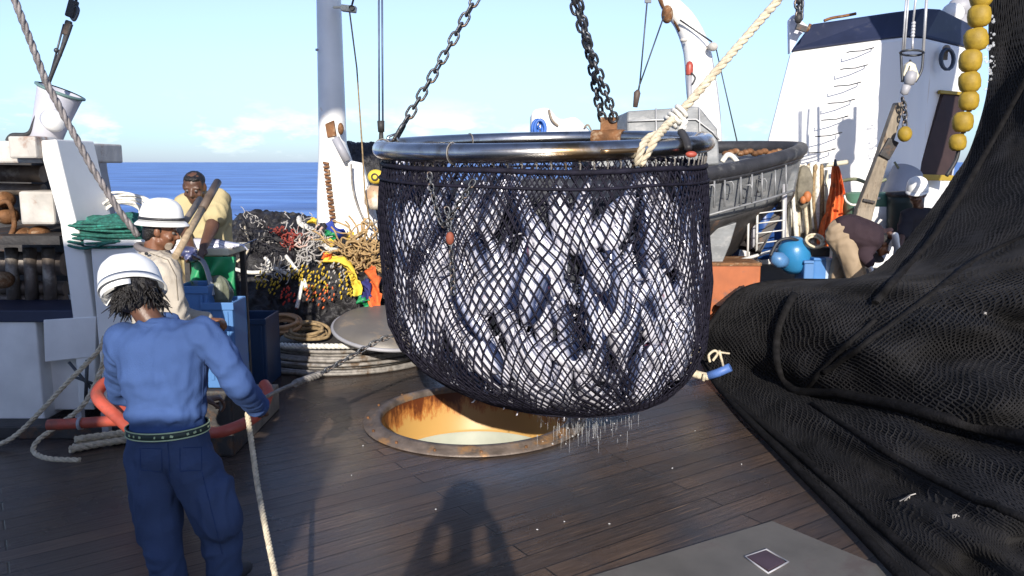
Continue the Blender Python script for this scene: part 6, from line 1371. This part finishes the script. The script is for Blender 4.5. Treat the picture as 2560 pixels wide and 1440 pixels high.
blob('hair', [[S(h4+R4@Vector((0, -.03, .03)), (.082, .09, .08), R4)]], .010, HAIR, p4, 1, .006, 30)
# --- far man with helmet in the shade of the net
Y4 = 8.9
p5 = thing('person', Vector((P(2300, 700, Y4).x, Y4, .5)), 'person in dark clothes and white helmet standing in the shade behind the big net', 'person')
h5 = P(2292, 488, Y4); R5 = rotm((-.5, -.8, -.25)); n5 = P(2296, 515, Y4)
blob('body', head_prims(h5, R5, 1.0)+[cap(n5, .06, h5, .055), cap(P(2268, 545, Y4), .05, P(2255, 590, Y4-.15), .04), cap(P(2255, 590, Y4-.15), .04, P(2248, 620, Y4-.3), .03)]+hand_prims(P(2246, 622, Y4-.3), (-.2, -.3, -.8), (0, -1, 0), .7, 1, 1), .010, SKIN2, p5, 2); eyes(h5, R5, p5)
blob('clothes', [[S(P(2275, 545, Y4), .11), S(P(2322, 545, Y4), .11), S(P(2280, 640, Y4), .13), S(P(2320, 640, Y4), .13)], cap(P(2270, 540, Y4), .085, P(2257, 585, Y4-.13), .065), cap(P(2326, 540, Y4), .085, P(2335, 600, Y4), .065), cap(P(2285, 650, Y4), .12, Vector((P(2285, 650, Y4).x, Y4, .55)), .09), cap(P(2318, 650, Y4), .12, Vector((P(2318, 650, Y4).x, Y4, .55)), .09)], .014, DARKC, p5, 3, .012, 7)
hm = bpy.data.objects.new('helmet', None); col.objects.link(hm); hm.parent = p5; hm.location = h5-Vector(p5.location)
helmet(hm, h5+R5@Vector((0, -.008, .045)), R5, 1.0, False, None, .03)
# --- outside the frame: unseen blocks and a spar added to shade the deck and mast, and a crewman whose shadow falls ahead
g = thing('shade_blocker', (-5.5, -3.4, 0), 'white deckhouse added unseen behind the camera to shade the left of the deck', 'blocker')
mb = MB(); mb.bb((-9, -4.6, 0), (-2.5, -3.2, 5.35)); mb.build('upper_block', WHITE, g); mb = MB(); mb.bb((-2.5, -4.6, 0), (-.95, -3.2, 3.72)); mb.build('lower_block', WHITE, g)
g = thing('shade_spar', (-2.6, -3.4, 0), 'thick white spar added unseen high behind the camera to shade the mast', 'boom')
mb = MB(); mb.cyl((-6.6, -3.0, 7.2), (.6, -3.0, 10.8), 1.5, 1.5, 20); mb.build('spar', WHITE, g)
pb = thing('person', (-.12, -.42, 0), 'person standing just behind the camera whose shadow falls on the deck', 'person')
hb = Vector((-.12, -.42, 2.02)); Rb = rotm((0, 1, -.1))
blob('body', head_prims(hb, Rb)+[cap(hb, .06, hb-Vector((0, 0, .2)), .07), [S((-.33, -.42, 1.70), .11), S((.09, -.42, 1.70), .11), S((-.25, -.42, 1.1), .14), S((.01, -.42, 1.1), .14)], cap((-.35, -.42, 1.72), .08, (-.39, -.40, 1.60), .08), cap((-.39, -.40, 1.60), .07, (-.30, -.34, 1.94), .05), cap((.11, -.42, 1.72), .08, (.15, -.40, 1.60), .08), cap((.15, -.40, 1.60), .07, (.06, -.34, 1.94), .05),
     cap((-.23, -.42, 1.05), .12, (-.23, -.40, .55), .08), cap((-.23, -.4, .55), .08, (-.23, -.44, .06), .055), cap((-.01, -.42, 1.05), .12, (-.01, -.4, .55), .08), cap((-.01, -.4, .55), .08, (-.01, -.44, .06), .055)]+hand_prims(Vector((-.30, -.34, 1.94)), (.2, .2, 1), (1, 0, 0), .8)+hand_prims(Vector((.06, -.34, 1.94)), (-.2, .2, 1), (-1, 0, 0), .8, 1, -1), .012, DARKC, pb, 2)
hm = bpy.data.objects.new('helmet', None); col.objects.link(hm); hm.parent = pb; hm.location = hb-Vector(pb.location)
helmet(hm, hb+Vector((0, 0, .04)), Rb, 1.25, True, None, .03)
print('fish', fish_n, 'objects', len(bpy.data.objects))
